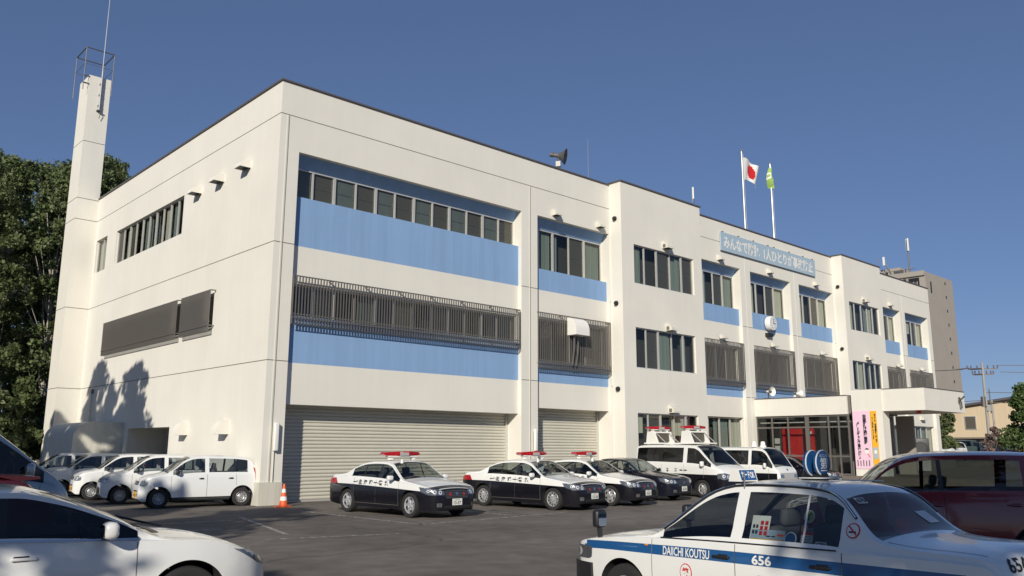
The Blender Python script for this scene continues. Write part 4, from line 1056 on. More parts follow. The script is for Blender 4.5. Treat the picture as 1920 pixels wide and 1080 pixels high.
g=MB(); c.patch(g,[(-.44,.66),(.44,.66),(.50,.86),(-.50,.86)],'F','grille',.005,.05)
for z in (.70,.75,.80,.85): c.line(g,[(-.44,z),(.44,z)],'F',.014,'chrome',.010)
g.build('front_grille',c.root); c.plate(.45,'50-17')
t=MB()
for v in ('R','L'):
    for ch_,xx in (('北',-1.6),('海',-1.2),('道',-.85),('警',-.42),('察',.02)):
        vs,fs=fit_text(ch_,.14,.14,bold=.03); c.proj(t,[(xx+a,1.0+b) for a,b in vs],fs,v,'ink',.006,False)
t.build('lettering',c.root)
def roof_tower(c,x,z,zt):
    b=MB()
    for y in (-.46,.46):
        b.prism([(x-.34,z),(x+.30,z),(x+.13,zt-.10),(x+.12,zt),(x-.26,zt),(x-.28,zt-.1)],y-.05,y+.05,'white','y')
    b.box(x-.28,-.41,zt-.06,x+.14,.41,zt-.002,'white'); b.box(x-.28,-.41,z,x-.22,.41,zt-.061,'white'); b.box(x-.45,-.52,z-.03,x+.62,.52,z-.001+.02,'white')
    b.add([(x+.10,-.40,z+.08),(x+.10,.40,z+.08),(x+.08,.40,zt-.1),(x+.08,-.40,zt-.1)],[(0,1,2,3)],'screen')
    for y in (-.38,.38): b.path([(x+.14,y,zt-.08),(x+.62,y,z+.04)],.015,'alu')
    b.build('roof_tower',c.root)
    police_light_bar(c,x-.06,zt+.06)
roof_tower(c,-1.55,2.03,2.50); roof_tower(c,.35,2.03,2.50)
# ---- smaller, older police van
c=Car('police_van',van_spec(L=4.2,xf=1.42,xr=-1.0,Rt=.29,
      top=[(-2.1,.60),(-2.09,1.2),(-2.07,1.65),(-2.0,1.82),(-1.8,1.88),(0,1.90),(.9,1.89),(1.22,1.87),(1.38,1.80),(1.86,1.14),(1.94,1.06),(2.04,.92),(2.09,.70),(2.1,.50)],
      belt=[(-2.1,.55),(-2.08,1.0),(-1.9,1.10),(1.0,1.10),(1.75,1.02),(2.0,.88),(2.1,.46)],
      W=[(-2.1,.74),(-2.0,.80),(0,.81),(1.7,.80),(1.95,.77),(2.05,.72),(2.1,.66)],bot=[(-2.1,.4),(-2,.28),(1.8,.28),(2.1,.34)],
      ws=(1.30,1.88),rw=(-2.09,-1.99),doors=[(.75,1.62),(-.4,.75)],side_glass=[(.82,1.78),(-1.9,.68)],cuts=[1.30,1.88,-2.09,-1.99,.75,1.62,-.4,.82,1.78,.68,-1.9],
      lines=[pchip([(-2.1,.86),(2.1,.84)])],nose_mt=lambda x,z:'paint_black' if z<.6 else 'paint_white',cab0=.6),(19.35,-5.4,0),-90,'small older flat-nosed police van with clear roof beacons beside the larger police van','police van')
c.wheels('disc','rim_steel'); c.interior(z=.62,rear=False,xfs=1.0); c.seams(.3)
for sd in (1,-1): c.mirror(1.50,1.12,sd,'paint_white',(.10,.13,.20))
g=MB(); c.patch(g,rrect(-.66,.60,.66,.86,.03),'F','alu',.006,.05)
for sd in (1,-1):
    c.patch(g,ell(sd*.53,.73,.075,.075,14),'F','lamp_inner',.012,.03)
    c.patch(g,rrect(sd*.53-.13,.66,sd*.53+.13,.80,.03),'F','lamp_dark',.009,.04)
g.build('front_grille',c.root)
b=MB(); c.patch(b,ell(0,.98,.045,.045,12),'F','black',.01,.03); b.build('emblem',c.root); c.plate(.42,'11-08')
for x,y in ((.75,-.35),(.75,.35)):
    b=MB(); b.lathe([(0,.20),(.07,.19),(.095,.14),(.10,.04),(.14,.0),(.14,-.04)],(x,y,1.93),'z','white',14); b.build('beacon',c.root)
# ---- small white hatchbacks by the left wall
def kei_spec(**k):
    d=dict(L=3.4,Rt=.27,xf=1.17,xr=-1.19,zbm=.95,tum=.28,inset=.02,crown=.045,c1=.05,c2=.03,zm=.5,Ra=.34,
      top=[(-1.7,.50),(-1.69,.80),(-1.65,1.02),(-1.56,1.22),(-1.45,1.37),(-1.25,1.45),(-.7,1.49),(-.1,1.50),(.22,1.48),(.38,1.43),(.95,1.03),(1.05,.985),(1.35,.93),(1.55,.84),(1.65,.74),(1.69,.62),(1.7,.45)],
      belt=[(-1.7,.45),(-1.68,.75),(-1.55,.95),(-.5,.95),(.9,.91),(1.3,.86),(1.6,.72),(1.7,.42)],
      W=[(-1.7,.64),(-1.66,.69),(-1.5,.72),(-1,.735),(1.0,.735),(1.35,.71),(1.55,.64),(1.66,.54),(1.7,.47)],
      bot=[(-1.7,.38),(-1.6,.24),(-1,.20),(1,.20),(1.6,.20),(1.7,.27)],
      ws=(.34,.98),rw=(-1.60,-1.42),doors=[(-.15,.86),(-1.0,-.15)],side_glass=[(-.08,.82),(-.92,-.20),(-1.34,-.98)],black_pillar=[(-.98,-.92)],
      cuts=[.34,.98,-1.60,-1.42,-.15,.86,-1.0,-.08,.82,-.92,-.20,-1.34,-.98],lines=[pchip([(-1.7,.50),(-1.3,.31),(1.2,.30),(1.7,.30)])],bands=[lambda x,z:'black' if -1.0<x<1.0 else 'paint_kei','paint_kei'],paint='paint_kei',glass='glass',glass_ws='glass',step=.055,rr=.165,cab0=-1.3)
    d.update(k); return d
def dress_kei(c):
    c.wheels('disc','rim_steel',wd=.15); c.interior(); c.seams(.26)
    for sd in (1,-1): c.mirror(.72,.98,sd,'black',(.09,.15,.12))
    c.handles([(.02,.82),(-.84,.82)],'black',.14)
    for sd,v in ((1,24),(-1,-24)): c.headlamp(rrect(sd*-.05-.13,.63,sd*-.05+.13,.78,.05),v,[(sd*-.05,.71,.055)])
    g=MB(); c.patch(g,rrect(-.27,.65,.27,.75,.03),'F','grille',.005,.04); c.line(g,[(-.27,.70),(.27,.70)],'F',.012,'alu',.01); c.patch(g,rrect(-.28,.33,.28,.42,.02),'F','grille',.005,.04); c.patch(g,rrect(-.28,.46,.28,.5,.01),'F','grille',.005,.04); g.build('front_grille',c.root)
    for sd,v in ((1,125),(-1,-125)):
        t=MB(); c.patch(t,[(sd*.02,.60),(sd*.13,.60),(sd*.13,1.02),(sd*.0,1.14)],v,'tail_red',.006,.04); t.build('tail_lamp',c.root)
        t=MB(); c.patch(t,rrect(-.42*sd-.04,.50,-.42*sd+.04,.53,.01),24*sd,'amber',.006,.04)
    c.plate(.38,'41-02',mt='yellow')
keis=[(-1.5,1.3,170,'white kei hatchback nearest the building corner, first of the row by the left wall'),(-1.75,3.95,170,'second white kei hatchback of the row by the left wall, half behind the nearest one'),
      (-1.75,6.9,171,'third white kei hatchback of the row, before the rolled shutter doorway'),(-2.0,9.6,172,'fourth white kei hatchback, mostly hidden, in front of the lean-to'),(-2.3,12.3,172,'farthest white kei hatchback of the row by the left wall')]
c0=Car('kei_car',kei_spec(),(*keis[0][:2],0),keis[0][2],keis[0][3],'car','white kei hatchbacks parked by the left wall'); dress_kei(c0); c0.root.scale=(1.04,1.04,1.05)
for x,y,h,l in keis[1:]:
    r=copy_tree(c0.root); r.location=(x,y,0); r.scale=(1.04,1.04,1.05); r.rotation_euler=(0,0,R(h)); r['label']=l
# ---- foreground: white coupe-like saloon at the lower left
mz=dict(L=4.86,Rt=.335,xf=1.48,xr=-1.35,zbm=.98,tum=.42,inset=.03,crown=.055,c1=.07,c2=.05,zm=.6,
      top=[(-2.43,.70),(-2.35,1.05),(-1.9,1.12),(-1.0,1.36),(-.35,1.445),(.0,1.44),(.3,1.38),(.8,1.19),(1.20,1.0),(1.34,.97),(1.8,.90),(2.12,.80),(2.3,.70),(2.38,.60),(2.43,.45)],
      belt=[(-2.43,.6),(-2.3,.98),(-1.5,1.03),(0,.97),(1.1,.925),(1.6,.90),(2.0,.80),(2.3,.62),(2.43,.40)],
      W=[(-2.43,.66),(-2.3,.82),(-1.8,.90),(0,.915),(1.48,.92),(1.85,.89),(2.12,.80),(2.3,.66),(2.4,.50),(2.43,.42)],
      bot=[(-2.43,.42),(-2.2,.25),(1.6,.2),(2.2,.2),(2.43,.28)],ws=(.22,1.22),rw=(-1.75,-.85),doors=[(-.12,1.0),(-1.1,-.12)],
      side_glass=[(-.06,1.05),(-.98,-.14),(-1.4,-1.02)],black_pillar=[(-.14,-.06),(-1.02,-.98)],cuts=[.22,1.22,-1.75,-.85,-.12,1.0,-1.1,-.06,1.05,-.98,-.14,-1.4,-1.02],
      lines=[],bands=['paint_pearl'],paint='paint_pearl',glass='glass_dark',glass_ws='glass_mid',step=.04,rr=.235,seal_w=.03)
c=Car('saloon_car',mz,(-10.62,-16.1,0.03),-4,'glossy white saloon in the lower left corner, nose pointing right','car'); MZ=c
c.wheels('spoke','rim',5); c.interior(); c.seams(.28)
for sd in (1,-1): c.mirror(.72,1.02,sd,'paint_pearl',(.13,.20,.15))
c.handles([(-.02+.10,.84),(-.9,.86)],'paint_pearl',.2)
for sd,v in ((1,42),(-1,-42)): c.headlamp([(sd*.40,.80),(sd*.18,.77),(sd*-.10,.72),(sd*-.22,.63),(sd*-.05,.60),(sd*.12,.64)],v,[(sd*-.08,.665,.045),(sd*.07,.70,.04)])
g=MB(); c.patch(g,[(-.30,.34),(.30,.34),(.45,.55),(.38,.66),(-.38,.66),(-.45,.55)],'F','grille',.005,.05); g.build('front_grille',c.root)
g=MB(); c.patch(g,[(-.50,1.30),(.50,1.30),(.58,1.20),(-.58,1.20)],'T','black',.004,.05); g.build('cowl_panel',c.root)
g=MB(); g.path([(1.30,-.55,1.03),(1.16,-.2,1.06),(1.05,.15,1.09)],.012,'black'); g.build('wiper',c.root)
for sd in (1,-1):
    g=MB(); c.line(g,[(a*(1 if sd<0 else -1),c.belt(a)+.012) for a in np.arange(-1.3,1.05,.1)],'R' if sd<0 else 'L',.016,'chrome',.012); g.build('chrome_strip',c.root)
# ---- silver minivan and red hatchback behind it
c=Car('minivan',van_spec(lines=[],bands=['paint_silver'],top_paint='paint_silver',nose_mt='paint_silver',paint='paint_silver',
      top=[(-2.345,.60),(-2.33,1.2),(-2.30,1.80),(-2.2,2.04),(-2.0,2.12),(-1,2.15),(.8,2.15),(1.1,2.10),(1.35,1.93),(1.8,1.55),(2.05,1.36),(2.2,1.20),(2.3,.95),(2.33,.75),(2.345,.5)],
      belt=[(-2.345,.55),(-2.33,1.05),(-2.2,1.30),(0,1.30),(1.2,1.28),(1.9,1.22),(2.2,.98),(2.345,.48)],zbm=1.28,
      ws=(1.18,2.02),doors=[(.85,1.8),(-.4,.85)],side_glass=[(.95,1.85),(-2.15,.85)],cuts=[1.18,2.02,-2.33,-2.22,.85,1.8,-.4,.95,1.85,-2.15],cab0=-.5),(-10.62,-9.45,0),-4,'silver-grey minivan at the left edge in front of the trees','minivan')
c.wheels('disc','rim'); c.interior(z=.6,rear=False,xfs=1.1); c.seams(.3)
for sd in (1,-1): c.mirror(1.62,1.42,sd,'paint_silver',(.13,.17,.22))
for sd,v in ((1,35),(-1,-35)): c.headlamp([(sd*-.2,.70),(sd*-.2,.86),(sd*.2,.90),(sd*.24,.74)],v,[(0,.79,.06)])
rd=dict(mz); rd.update(L=4.1,xf=1.25,xr=-1.25,Rt=.31,zbm=.98,
      top=[(-2.05,.60),(-2.03,.95),(-1.95,1.10),(-1.62,1.43),(-1.5,1.47),(-.5,1.50),(.0,1.49),(.3,1.43),(1.0,1.06),(1.15,1.0),(1.7,.9),(1.9,.8),(2.0,.65),(2.05,.5)],
      belt=[(-2.05,.5),(-1.95,.95),(-1.5,.99),(0,.96),(1.1,.93),(1.7,.82),(1.95,.66),(2.05,.45)],W=[(-2.05,.66),(-1.9,.80),(-1.2,.845),(1.2,.845),(1.7,.78),(1.95,.62),(2.05,.5)],
      bot=[(-2.05,.42),(-1.9,.25),(1.8,.22),(2.05,.3)],ws=(.28,1.08),rw=(-1.95,-1.64),doors=[(-.1,.95),(-1.0,-.1)],side_glass=[(-.04,.95),(-.95,-.12),(-1.4,-1.0)],cuts=[.28,1.08,-1.95,-1.64,-.1,.95,-1.0,-.04,-.95,-.12,-1.4],
      bands=['paint_darkred'],paint='paint_darkred',glass='glass_dark')
c=Car('hatchback',rd,(-11.35,-12.6,-.02),176,'red hatchback with a roof spoiler, behind the white saloon at the left edge','car')
c.wheels('spoke','rim',5); c.interior(); c.seams(.28)
sp_=MB(); sp_.prism([(-1.20,1.497),(-1.78,1.462),(-1.79,1.435),(-1.55,1.41)],-.55,.55,'paint_darkred','y'); sp_.build('spoiler',c.root)
for sd,v in ((1,150),(-1,-150)):
    t=MB(); c.patch(t,[(sd*.13,.75),(sd*.3,.75),(sd*.3,1.0),(sd*.12,1.05)],v,'tail_red',.006,.04); t.build('tail_lamp',c.root)
# ---- dark red wagon at the right
rw_=dict(rd); rw_.update(L=4.5,Rt=.35,xf=1.3,xr=-1.3,zbm=1.15,tum=.22,
      top=[(-2.25,.70),(-2.23,1.2),(-2.17,1.55),(-2.05,1.70),(-1.8,1.76),(-.8,1.79),(.1,1.77),(.4,1.72),(.62,1.62),(1.15,1.18),(1.3,1.12),(1.8,1.05),(2.1,.95),(2.2,.80),(2.25,.55)],
      belt=[(-2.25,.6),(-2.15,1.1),(-1.8,1.17),(0,1.15),(1.2,1.08),(1.8,1.0),(2.15,.8),(2.25,.5)],W=[(-2.25,.72),(-2.1,.84),(-1.3,.88),(1.3,.88),(1.9,.82),(2.15,.70),(2.25,.58)],
      bot=[(-2.25,.5),(-2.1,.32),(2,.3),(2.25,.36)],ws=(.48,1.22),rw=(-2.22,-2.08),doors=[(-.08,1.05),(-1.15,-.08)],side_glass=[(-.02,1.08),(-1.15,-.08),(-1.95,-1.32)],
      black_pillar=[(-.08,-.02)],cuts=[.48,1.22,-2.22,-2.08,-.08,1.05,-1.15,-.02,1.08,-1.95,-1.32],bands=['paint_red'],paint='paint_red',glass='glass_mid',seal_w=.03)
c=Car('station_wagon',rw_,(1.52,-19.80,0),121,'dark red wagon at the right edge behind the taxi','car'); RW=c
c.wheels('spoke','rim',6); c.interior(z=.45); c.seams(.36)
for sd in (1,-1): c.mirror(.88,1.20,sd,'paint_red',(.13,.18,.16))
c.handles([(.04,1.0),(-1.0,1.02)],'paint_red',.2)
# ---- taxi
tx_=dict(L=4.69,Rt=.315,xf=1.50,xr=-1.28,zbm=.95,tum=.40,inset=.025,crown=.05,c1=.06,c2=.03,zm=.6,
      top=[(-2.345,.66),(-2.335,.86),(-2.29,.99),(-2.15,1.035),(-1.7,1.055),(-1.48,1.075),(-1.38,1.10),(-1.02,1.42),(-.92,1.47),(-.7,1.505),(-.2,1.52),(.1,1.51),(.30,1.47),(.42,1.42),(.95,1.06),(1.08,1.0),(1.2,.985),(1.8,.93),(2.15,.875),(2.27,.83),(2.32,.74),(2.345,.60)],
      belt=[(-2.345,.60),(-2.32,.84),(-2.2,.93),(-1.5,.945),(0,.94),(1.1,.92),(1.8,.875),(2.2,.82),(2.31,.72),(2.345,.56)],
      W=[(-2.345,.72),(-2.30,.79),(-2.15,.825),(-1.3,.845),(.3,.848),(1.5,.845),(2.0,.825),(2.2,.79),(2.31,.72),(2.345,.66)],
      bot=[(-2.345,.45),(-2.3,.35),(-2.0,.27),(-1,.22),(1.5,.22),(2.2,.25),(2.3,.3),(2.345,.38)],
      ws=(.36,1.06),rw=(-1.40,-1.03),doors=[(.0,1.06),(-1.1,.0)],side_glass=[(.07,1.02),(-.70,-.06),(-1.06,-.72)],
      cuts=[.36,1.06,-1.40,-1.03,.0,1.06,-1.1,.07,1.02,-.70,-.06,-1.06,-.72],paint='paint_white',glass='glass',glass_ws='glass',step=.04,rr=.19,seal_w=.018,cab0=-1.3,sharp=45)
l1=pchip([(-2.345,.75),(-1.3,.76),(0,.765),(1.5,.765),(2.345,.745)]); l2=pchip([(-2.345,.86),(-1.3,.865),(0,.87),(1.5,.855),(2.345,.83)])
tx_.update(lines=[l1,l2],nl=4,bands=['paint_white',lambda x,z:'stripe_blue' if x<2.12-(.80-z)*-1.2 and x>-2.1 else 'paint_white','paint_white'],top_paint='paint_white')
c=Car('taxi',tx_,(-4.70,-20.84,0.0),84.2,'white taxi with a blue side stripe and roof signs in the lower right foreground','taxi',tilt=1.0); TXc=c
c.wheels('disc','rim_steel'); c.seams(.28)
c.interior('seat_grey',cover='seat_white')
for sd in (1,-1): c.mirror(1.93,1.0,sd,'black',fender=True)
c.handles([(.16,.81),(-.90,.81)],'black',.2)
b=MB(); b.prism([(2.25,-.78),(2.40,-.70),(2.44,-.3),(2.44,.3),(2.40,.70),(2.25,.78),(1.98,.86),(1.98,-.86)],.40,.60,'black'); b.build('front_bumper',c.root)
b=MB(); b.prism([(-2.25,-.78),(-2.42,-.70),(-2.46,0),(-2.42,.70),(-2.25,.78),(-1.9,.86),(-1.9,-.86)],.40,.58,'black'); b.build('rear_bumper',c.root)
for sd,v in ((1,18),(-1,-18)): c.headlamp(rrect(sd*-.06-.17,.64,sd*-.06+.20,.78,.03),v,[(sd*-.0,.71,.055),(sd*-.12,.71,.05)])
g=MB(); c.patch(g,rrect(-.40,.63,.40,.78,.02),'F','grille',.005,.05); g.build('front_grille',c.root)
for v,sd in (('L',1),('R',-1)):
    sg = -1 if v=='L' else 1
    # chrome surrounds, drip rail, quarter divider
    g=MB()
    c.line(g,[(sg*x,c.belt(x)+.008) for x in np.arange(-1.05,1.0,.08)],v,.012,'black',.006)
    sd_=1 if v=='L' else -1; n2=c.n[1]; pts=[(p[n2][0],(p[n2][1]+.004)*sd_,p[n2][2]+.004) for p in c.P if -1.22<p[n2][0]<1.0][::3]
    g.path(pts,.013,'black',5); g.path([(a,b+.012*sd_,z+.010) for a,b,z in pts],.005,'chrome',4)
    g.build('drip_rail',c.root)
    g=MB(); vs,fs=fit_text('DAIICHI KOUTSU',.60,.085,bold=.018); c.proj(g,[(sg*.60+a,.815+b) for a,b in vs],fs,v,'white',.006,False)
    g.build('lettering',c.root); g=MB(); vs,fs=fit_text('656',.21,.085,bold=.03); c.proj(g,[(sg*-.30+a,.815+b) for a,b in vs],fs,v,'white',.006,False); g.build('lettering',c.root)
    g=MB(); c.patch(g,ell(sg*.60,.625,.078,.088,24),v,'red',.004,.04); c.patch(g,ell(sg*.60,.625,.068,.078,24),v,'paint_white',.007,.04)
    vs,fs=fit_text('第',.085,.10,bold=.03); c.proj(g,[(sg*.60+a,.625+b) for a,b in vs],fs,v,'red',.010,False); g.build('emblem',c.root)
    g=MB(); c.patch(g,rrect(sg*-.50-.25,.52,sg*-.50+.25,.68,.005),v,'tail_red',.006,.05); vs,fs=fit_text('アークスRARA',.30,.05,bold=.02); c.proj(g,[(sg*-.48+a,.635+b) for a,b in vs],fs,v,'yellow',.010,False); c.patch(g,rrect(sg*-.50-.23,.63,sg*-.5-.12,.64,.002),v,'white',.010,.05); g.build('advert_sticker',c.root)
    g=MB(); c.patch(g,ell(sg*-1.17,1.12,.062,.062,24),v,'red',.004,.03); c.patch(g,ell(sg*-1.17,1.12,.052,.052,24),v,'paint_white',.007,.03)
    c.line(g,[(sg*-1.17-.036,1.155),(sg*-1.17+.036,1.085)],v,.011,'red',.012); c.line(g,[(sg*-1.17-.035,1.108),(sg*-1.17+.03,1.108)],v,.013,'ink',.010); g.build('no_smoking_sticker',c.root)
    g=MB(); c.line(g,[(sg*1.13,.845),(sg*1.13,.86)],v,.05,'amber',.01); g.build('side_repeater',c.root)
# sheets and stickers inside the near rear window (own flat prints)
y0=.80
pn=MB(); P_=lambda x0,z0,x1,z1,mt,d=0: pn.add([(x0,y0-(z0-.95)*.42-d-.02,z0),(x1,y0-(z0-.95)*.42-d-.02,z0),(x1,y0-(z1-.95)*.42-d-.02,z1),(x0,y0-(z1-.95)*.42-d-.02,z1)],[(0,1,2,3)],mt)
P_(-.12,.965,-.32,1.20,'white'); P_(-.13,.97,-.50,1.08,'banner_blue',-.001) ; P_(-.13,.965,-.50,1.00,'yellow',-.003)
for i in range(2):
    for j in range(3): P_(-.22-.05*i,1.03+.045*j,-.255-.05*i,1.065+.045*j,'red',-.004)
for i in range(2):
    for j in range(2): P_(-.14-.035*i,1.04+.05*j,-.165-.035*i,1.07+.05*j,'ink',-.004)
P_(-.42,1.03,-.49,1.05,'orange',-.004); P_(-.36,1.02,-.40,1.03,'ink',-.004); P_(-.30,1.02,-.35,1.03,'ink',-.004)
pn.build('price_sheet',c.root)
def disc(x,z,r,mt,ring=None,txt=None,tm='white'):
    q=MB(); yy=lambda zz,d=0: y0-(zz-.95)*.42+.0-d-.012
    def D(rr,m_,d): q.add([(x+rr*math.cos(a*math.pi/10),yy(z+rr*math.sin(a*math.pi/10),d),z+rr*math.sin(a*math.pi/10)) for a in range(20)],[tuple(range(20))],m_)
    D(r,ring or mt,.004)
    if ring: D(r*.86,mt,0)
    if txt:
        vs,fs=fit_text(txt,r*1.1,r*1.1,bold=.03); q.add([(x-a,yy(z+b,-.004),z+b) for a,b in vs],fs,tm)
    q.build('window_sticker',c.root)
disc(-.565,1.015,.062,'stripe_blue','white'); disc(-.72,1.215,.055,'flag_green','white','Y','ink'); disc(-.69,1.115,.032,'amber','white')
q=MB(); yy=lambda zz: y0-(zz-.95)*.42-.012
q.add([(-.67,yy(1.0),1.0),(-.79,yy(1.0),1.0),(-.79,yy(1.085),1.085),(-.67,yy(1.085),1.085)],[(0,1,2,3)],'seat_white'); q.add([(-.67,yy(1.06)+.003,1.06),(-.79,yy(1.06)+.003,1.06),(-.79,yy(1.085)+.003,1.085),(-.67,yy(1.085)+.003,1.085)],[(0,1,2,3)],'red')
for i in range(4): q.add([(-.68,yy(1.01+.012*i)+.003,1.01+.012*i),(-.78,yy(1.01+.012*i)+.003,1.01+.012*i),(-.78,yy(1.014+.012*i)+.003,1.014+.012*i),(-.68,yy(1.014+.012*i)+.003,1.014+.012*i)],[(0,1,2,3)],'ink')
q.build('window_sticker',c.root)
q=MB(); q.add([(-.82,yy(.962),.962),(-.93,yy(.962),.962),(-.93,yy(1.012),1.012),(-.82,yy(1.012),1.012)],[(0,1,2,3)],'white'); vs,fs=fit_text('670',.09,.036,bold=.03); q.add([(-.875-a,yy(.987+b)+.004,.987+b) for a,b in vs],fs,'ink'); q.build('window_sticker',c.root)
# rear: number on the glass, on the boot, tail lamps
g=MB(); c.patch(g,rrect(-.50,1.33,-.37,1.375,.003),'B','white',.006,.04); vs,fs=fit_text('670',.11,.034,bold=.03); c.proj(g,[(-.435+a,1.352+b) for a,b in vs],fs,'B','ink',.010,False); g.build('rear_sticker',c.root)
g=MB(); c.patch(g,[(.30,1.14),(.50,1.14),(.42,1.24),(.22,1.24)],'B','seat_white',.006,.05); g.build('rear_sticker',c.root)
g=MB(); vs,fs=fit_text('656',.24,.10,bold=.02)
vs,fs=fit_text('656',.30,.10,bold=.02); c.proj(g,[(a-.43,.925+b) for a,b in vs],fs,'B','ink',.005,False); g.build('lettering',c.root)
for sd,v in ((1,160),(-1,-160)):
    t=MB(); c.patch(t,rrect(-.18*sd-.13 if sd>0 else .18-.13,.66,-.18*sd+.13 if sd>0 else .18+.13,.80,.02),v,'tail_red',.006,.05); t.build('tail_lamp',c.root)
# roof signs
rs=MB(); rs.prism([(-.09,1.555),(.09,1.555),(.05,1.71),(-.05,1.71)],-.17,.17,'white','y'); rs.v=[(x+.02,y+.42,z-.02) for x,y,z in rs.v]; CS=lambda v:[((x)*.8+.14,(y-.42)*.8+.44,(z-1.53)*.8+1.50) for x,y,z in v]; rs.v=CS(rs.v)
so=rs.build('card_sign',c.root)
t=MB(); t.add([(-.094+.02,.27+.0,1.55),(-.094+.02,.57,1.55),(-.052+.02,.57,1.68),(-.052+.02,.27,1.68)],[(0,1,2,3)],'stripe_blue')
vs,fs=fit_text('カードOK',.25,.09,bold=.03); t.add([(-.076-.0+.02+ (b)*.32,.42-a,1.615+b) for a,b in vs],fs,'white'); t.v=CS(t.v); t.build('sign_face',so)
rl=MB(); rl.lathe([(0,-.055),(.15,-.055),(.165,-.045),(.165,-.01),(.15,.0),(0,.0)],(-.35,.02,1.74),'x','stripe_blue',32); rl.lathe([(.160,-.060),(.170,-.052),(.170,-.046),(.160,-.054)],(-.35,.02,1.74),'x','white',32)
rl.lathe([(0,.03),(.15,.03),(.165,.04),(.165,.075),(.15,.085),(0,.085)],(-.30,.05,1.74),'x','stripe_blue',32); rl.lathe([(.160,.024),(.170,.032),(.170,.038),(.160,.03)],(-.30,.05,1.74),'x','white',32)
rl.box(-.50,-.16,1.54,-.12,.18,1.555,'white'); rl.box(-.42,-.05,1.5,-.1,.09,1.6,'black')
rl.v=[((x+.3)*.72-.40,y*.74,(z-1.52)*.74+1.515) for x,y,z in rl.v]
ro=rl.build('roof_lamp',c.root)
t=MB(); vs,fs=fit_text('第',.15,.15,bold=.02); t.add([(-.411,.02-a,1.735+b) for a,b in vs],fs,'white'); vs,fs=fit_text('まごころ',.16,.035,bold=.02); t.add([(-.411,.02-a,1.835+b) for a,b in vs],fs,'white'); t.add([(-.411,.09,1.635),(-.411,-.05,1.635),(-.411,-.05,1.648),(-.411,.09,1.648)],[(0,1,2,3)],'white'); t.v=[((x+.3)*.72-.40,y*.74,(z-1.52)*.74+1.515) for x,y,z in t.v]; t.build('lettering',ro)
an=MB(); an.tube((.02,.60,1.44),(.0,.62,1.60),.008,mt='steel'); an.build('aerial',c.root)
RR=MB()
for y in (.55,-.55): RR.box(-.75,y-.012,1.497,-.25,y+.012,1.507,'white')
RR.build('roof_rail',c.root)

# ---- traffic cone
t=empty('traffic_cone',(.35,-.95,0),R(20),'orange and white striped traffic cone leaning by the corner pier','cone')
b=MB(); b.box(-.19,-.19,.0,.19,.19,.035,'orange'); b.build('base',t)
b=MB()
for k,(h0,h1,mt) in enumerate(((.035,.2,'orange'),(.2,.32,'white'),(.32,.44,'orange'),(.44,.55,'white'),(.55,.70,'orange'))):
    r=lambda h:.145-.115*h/.7
    b.lathe([(r(h0),h0),(r(h1),h1)],(0,0,0),'z',mt,24)
b.lathe([(.03,.70),(0.0,.705)],(0,0,0),'z','orange',24); b.build('cone',t)
# ---- banners on the canopy pillar
def vbanner(x,y0_,y1_,z0,z1,mt,name,lab,cols,pic=True,ink='ink'):
    q=MB(); q.box(x-.02,min(y0_,y1_),z0,x,max(y0_,y1_),z1,mt); o=q.build(name); tag(o,lab,'banner')
    t=MB()
    for txt,yc,zc,h,wd in cols:
        vs,fs=fit_text(list(txt),wd,h,bold=.05,vertical=True); t.add([(x-.024,yc-a,zc+b) for a,b in vs],fs,ink)
    t.build('lettering',o); return o
o=vbanner(XC-.03,-6.42,-5.58,PZ+.35,3.72,'pink','pink_banner','tall pink banner with black vertical Japanese writing on the canopy pillar',
    [('事故は瞬間',-6.18,2.80,1.5,.19),('ベルトは習慣',-5.82,2.25,1.9,.17)])
t=MB(); t.add([(XC-.055,-6.2+.10*math.cos(a*math.pi/8),1.72+.15*math.sin(a*math.pi/8)) for a in range(16)],[tuple(range(16))],'white'); t.add([(XC-.056,-6.2+.10*math.cos(a*math.pi/8),1.79+.08*math.sin(a*math.pi/8)) for a in range(9)],[tuple(range(9))],'ink')
t.add([(XC-.056,-6.2,1.60),(XC-.056,-6.24,1.62),(XC-.056,-6.36,1.42),(XC-.056,-6.33,1.39)],[(0,1,2,3)],'orange')
for i in range(5): t.box(XC-.056,-5.68-i*.145,.98,XC-.052,-5.72-i*.145,1.28-.03*(i%2),'ink')
t.build('picture',o)
o=vbanner(XC-.032,-6.80,-6.48,PZ+.35,3.7,'yellow','yellow_banner','narrow yellow banner beside the pink one on the canopy pillar',[('交通安全運動実施中',-6.72,2.85,1.45,.10),('みんなでつくる',-6.58,2.85,1.1,.08)])
t=MB(); t.box(XC-.06,-6.76,1.35,XC-.053,-6.52,1.9,'banner_blue'); t.add([(XC-.064,-6.64+.08*math.cos(a*math.pi/8),1.68+.10*math.sin(a*math.pi/8)) for a in range(16)],[tuple(range(16))],'white'); t.build('picture',o)

# low wall, outdoor unit and box by the entrance
q=MB(); q.box(39.5,-1.6,PZ,54,-1.4,PZ+1.15,'greywall'); q.box(39.48,-1.62,PZ+1.152,54.02,-1.38,PZ+1.2,'concrete'); tag(q.build('low_wall'),'low grey wall in front of the ground floor windows behind the canopy','wall')
t=empty('outdoor_unit',(42.6,-3.6,PZ+.8),R(-150),'dark outdoor unit standing under the far end of the canopy','outdoor unit')
q=MB(); q.rbox((0,0,.62),(.45,1.0,1.15),.03,'black'); q.build('case',t); q=MB(); q.lathe([(0,0),(.34,0),(.36,.02)],(.24,0,.62),'x','black',20); q.build('fan',t); q=MB(); q.box(-.25,-.5,-.8,.25,.5,.03,'concrete'); q.build('foot',t)

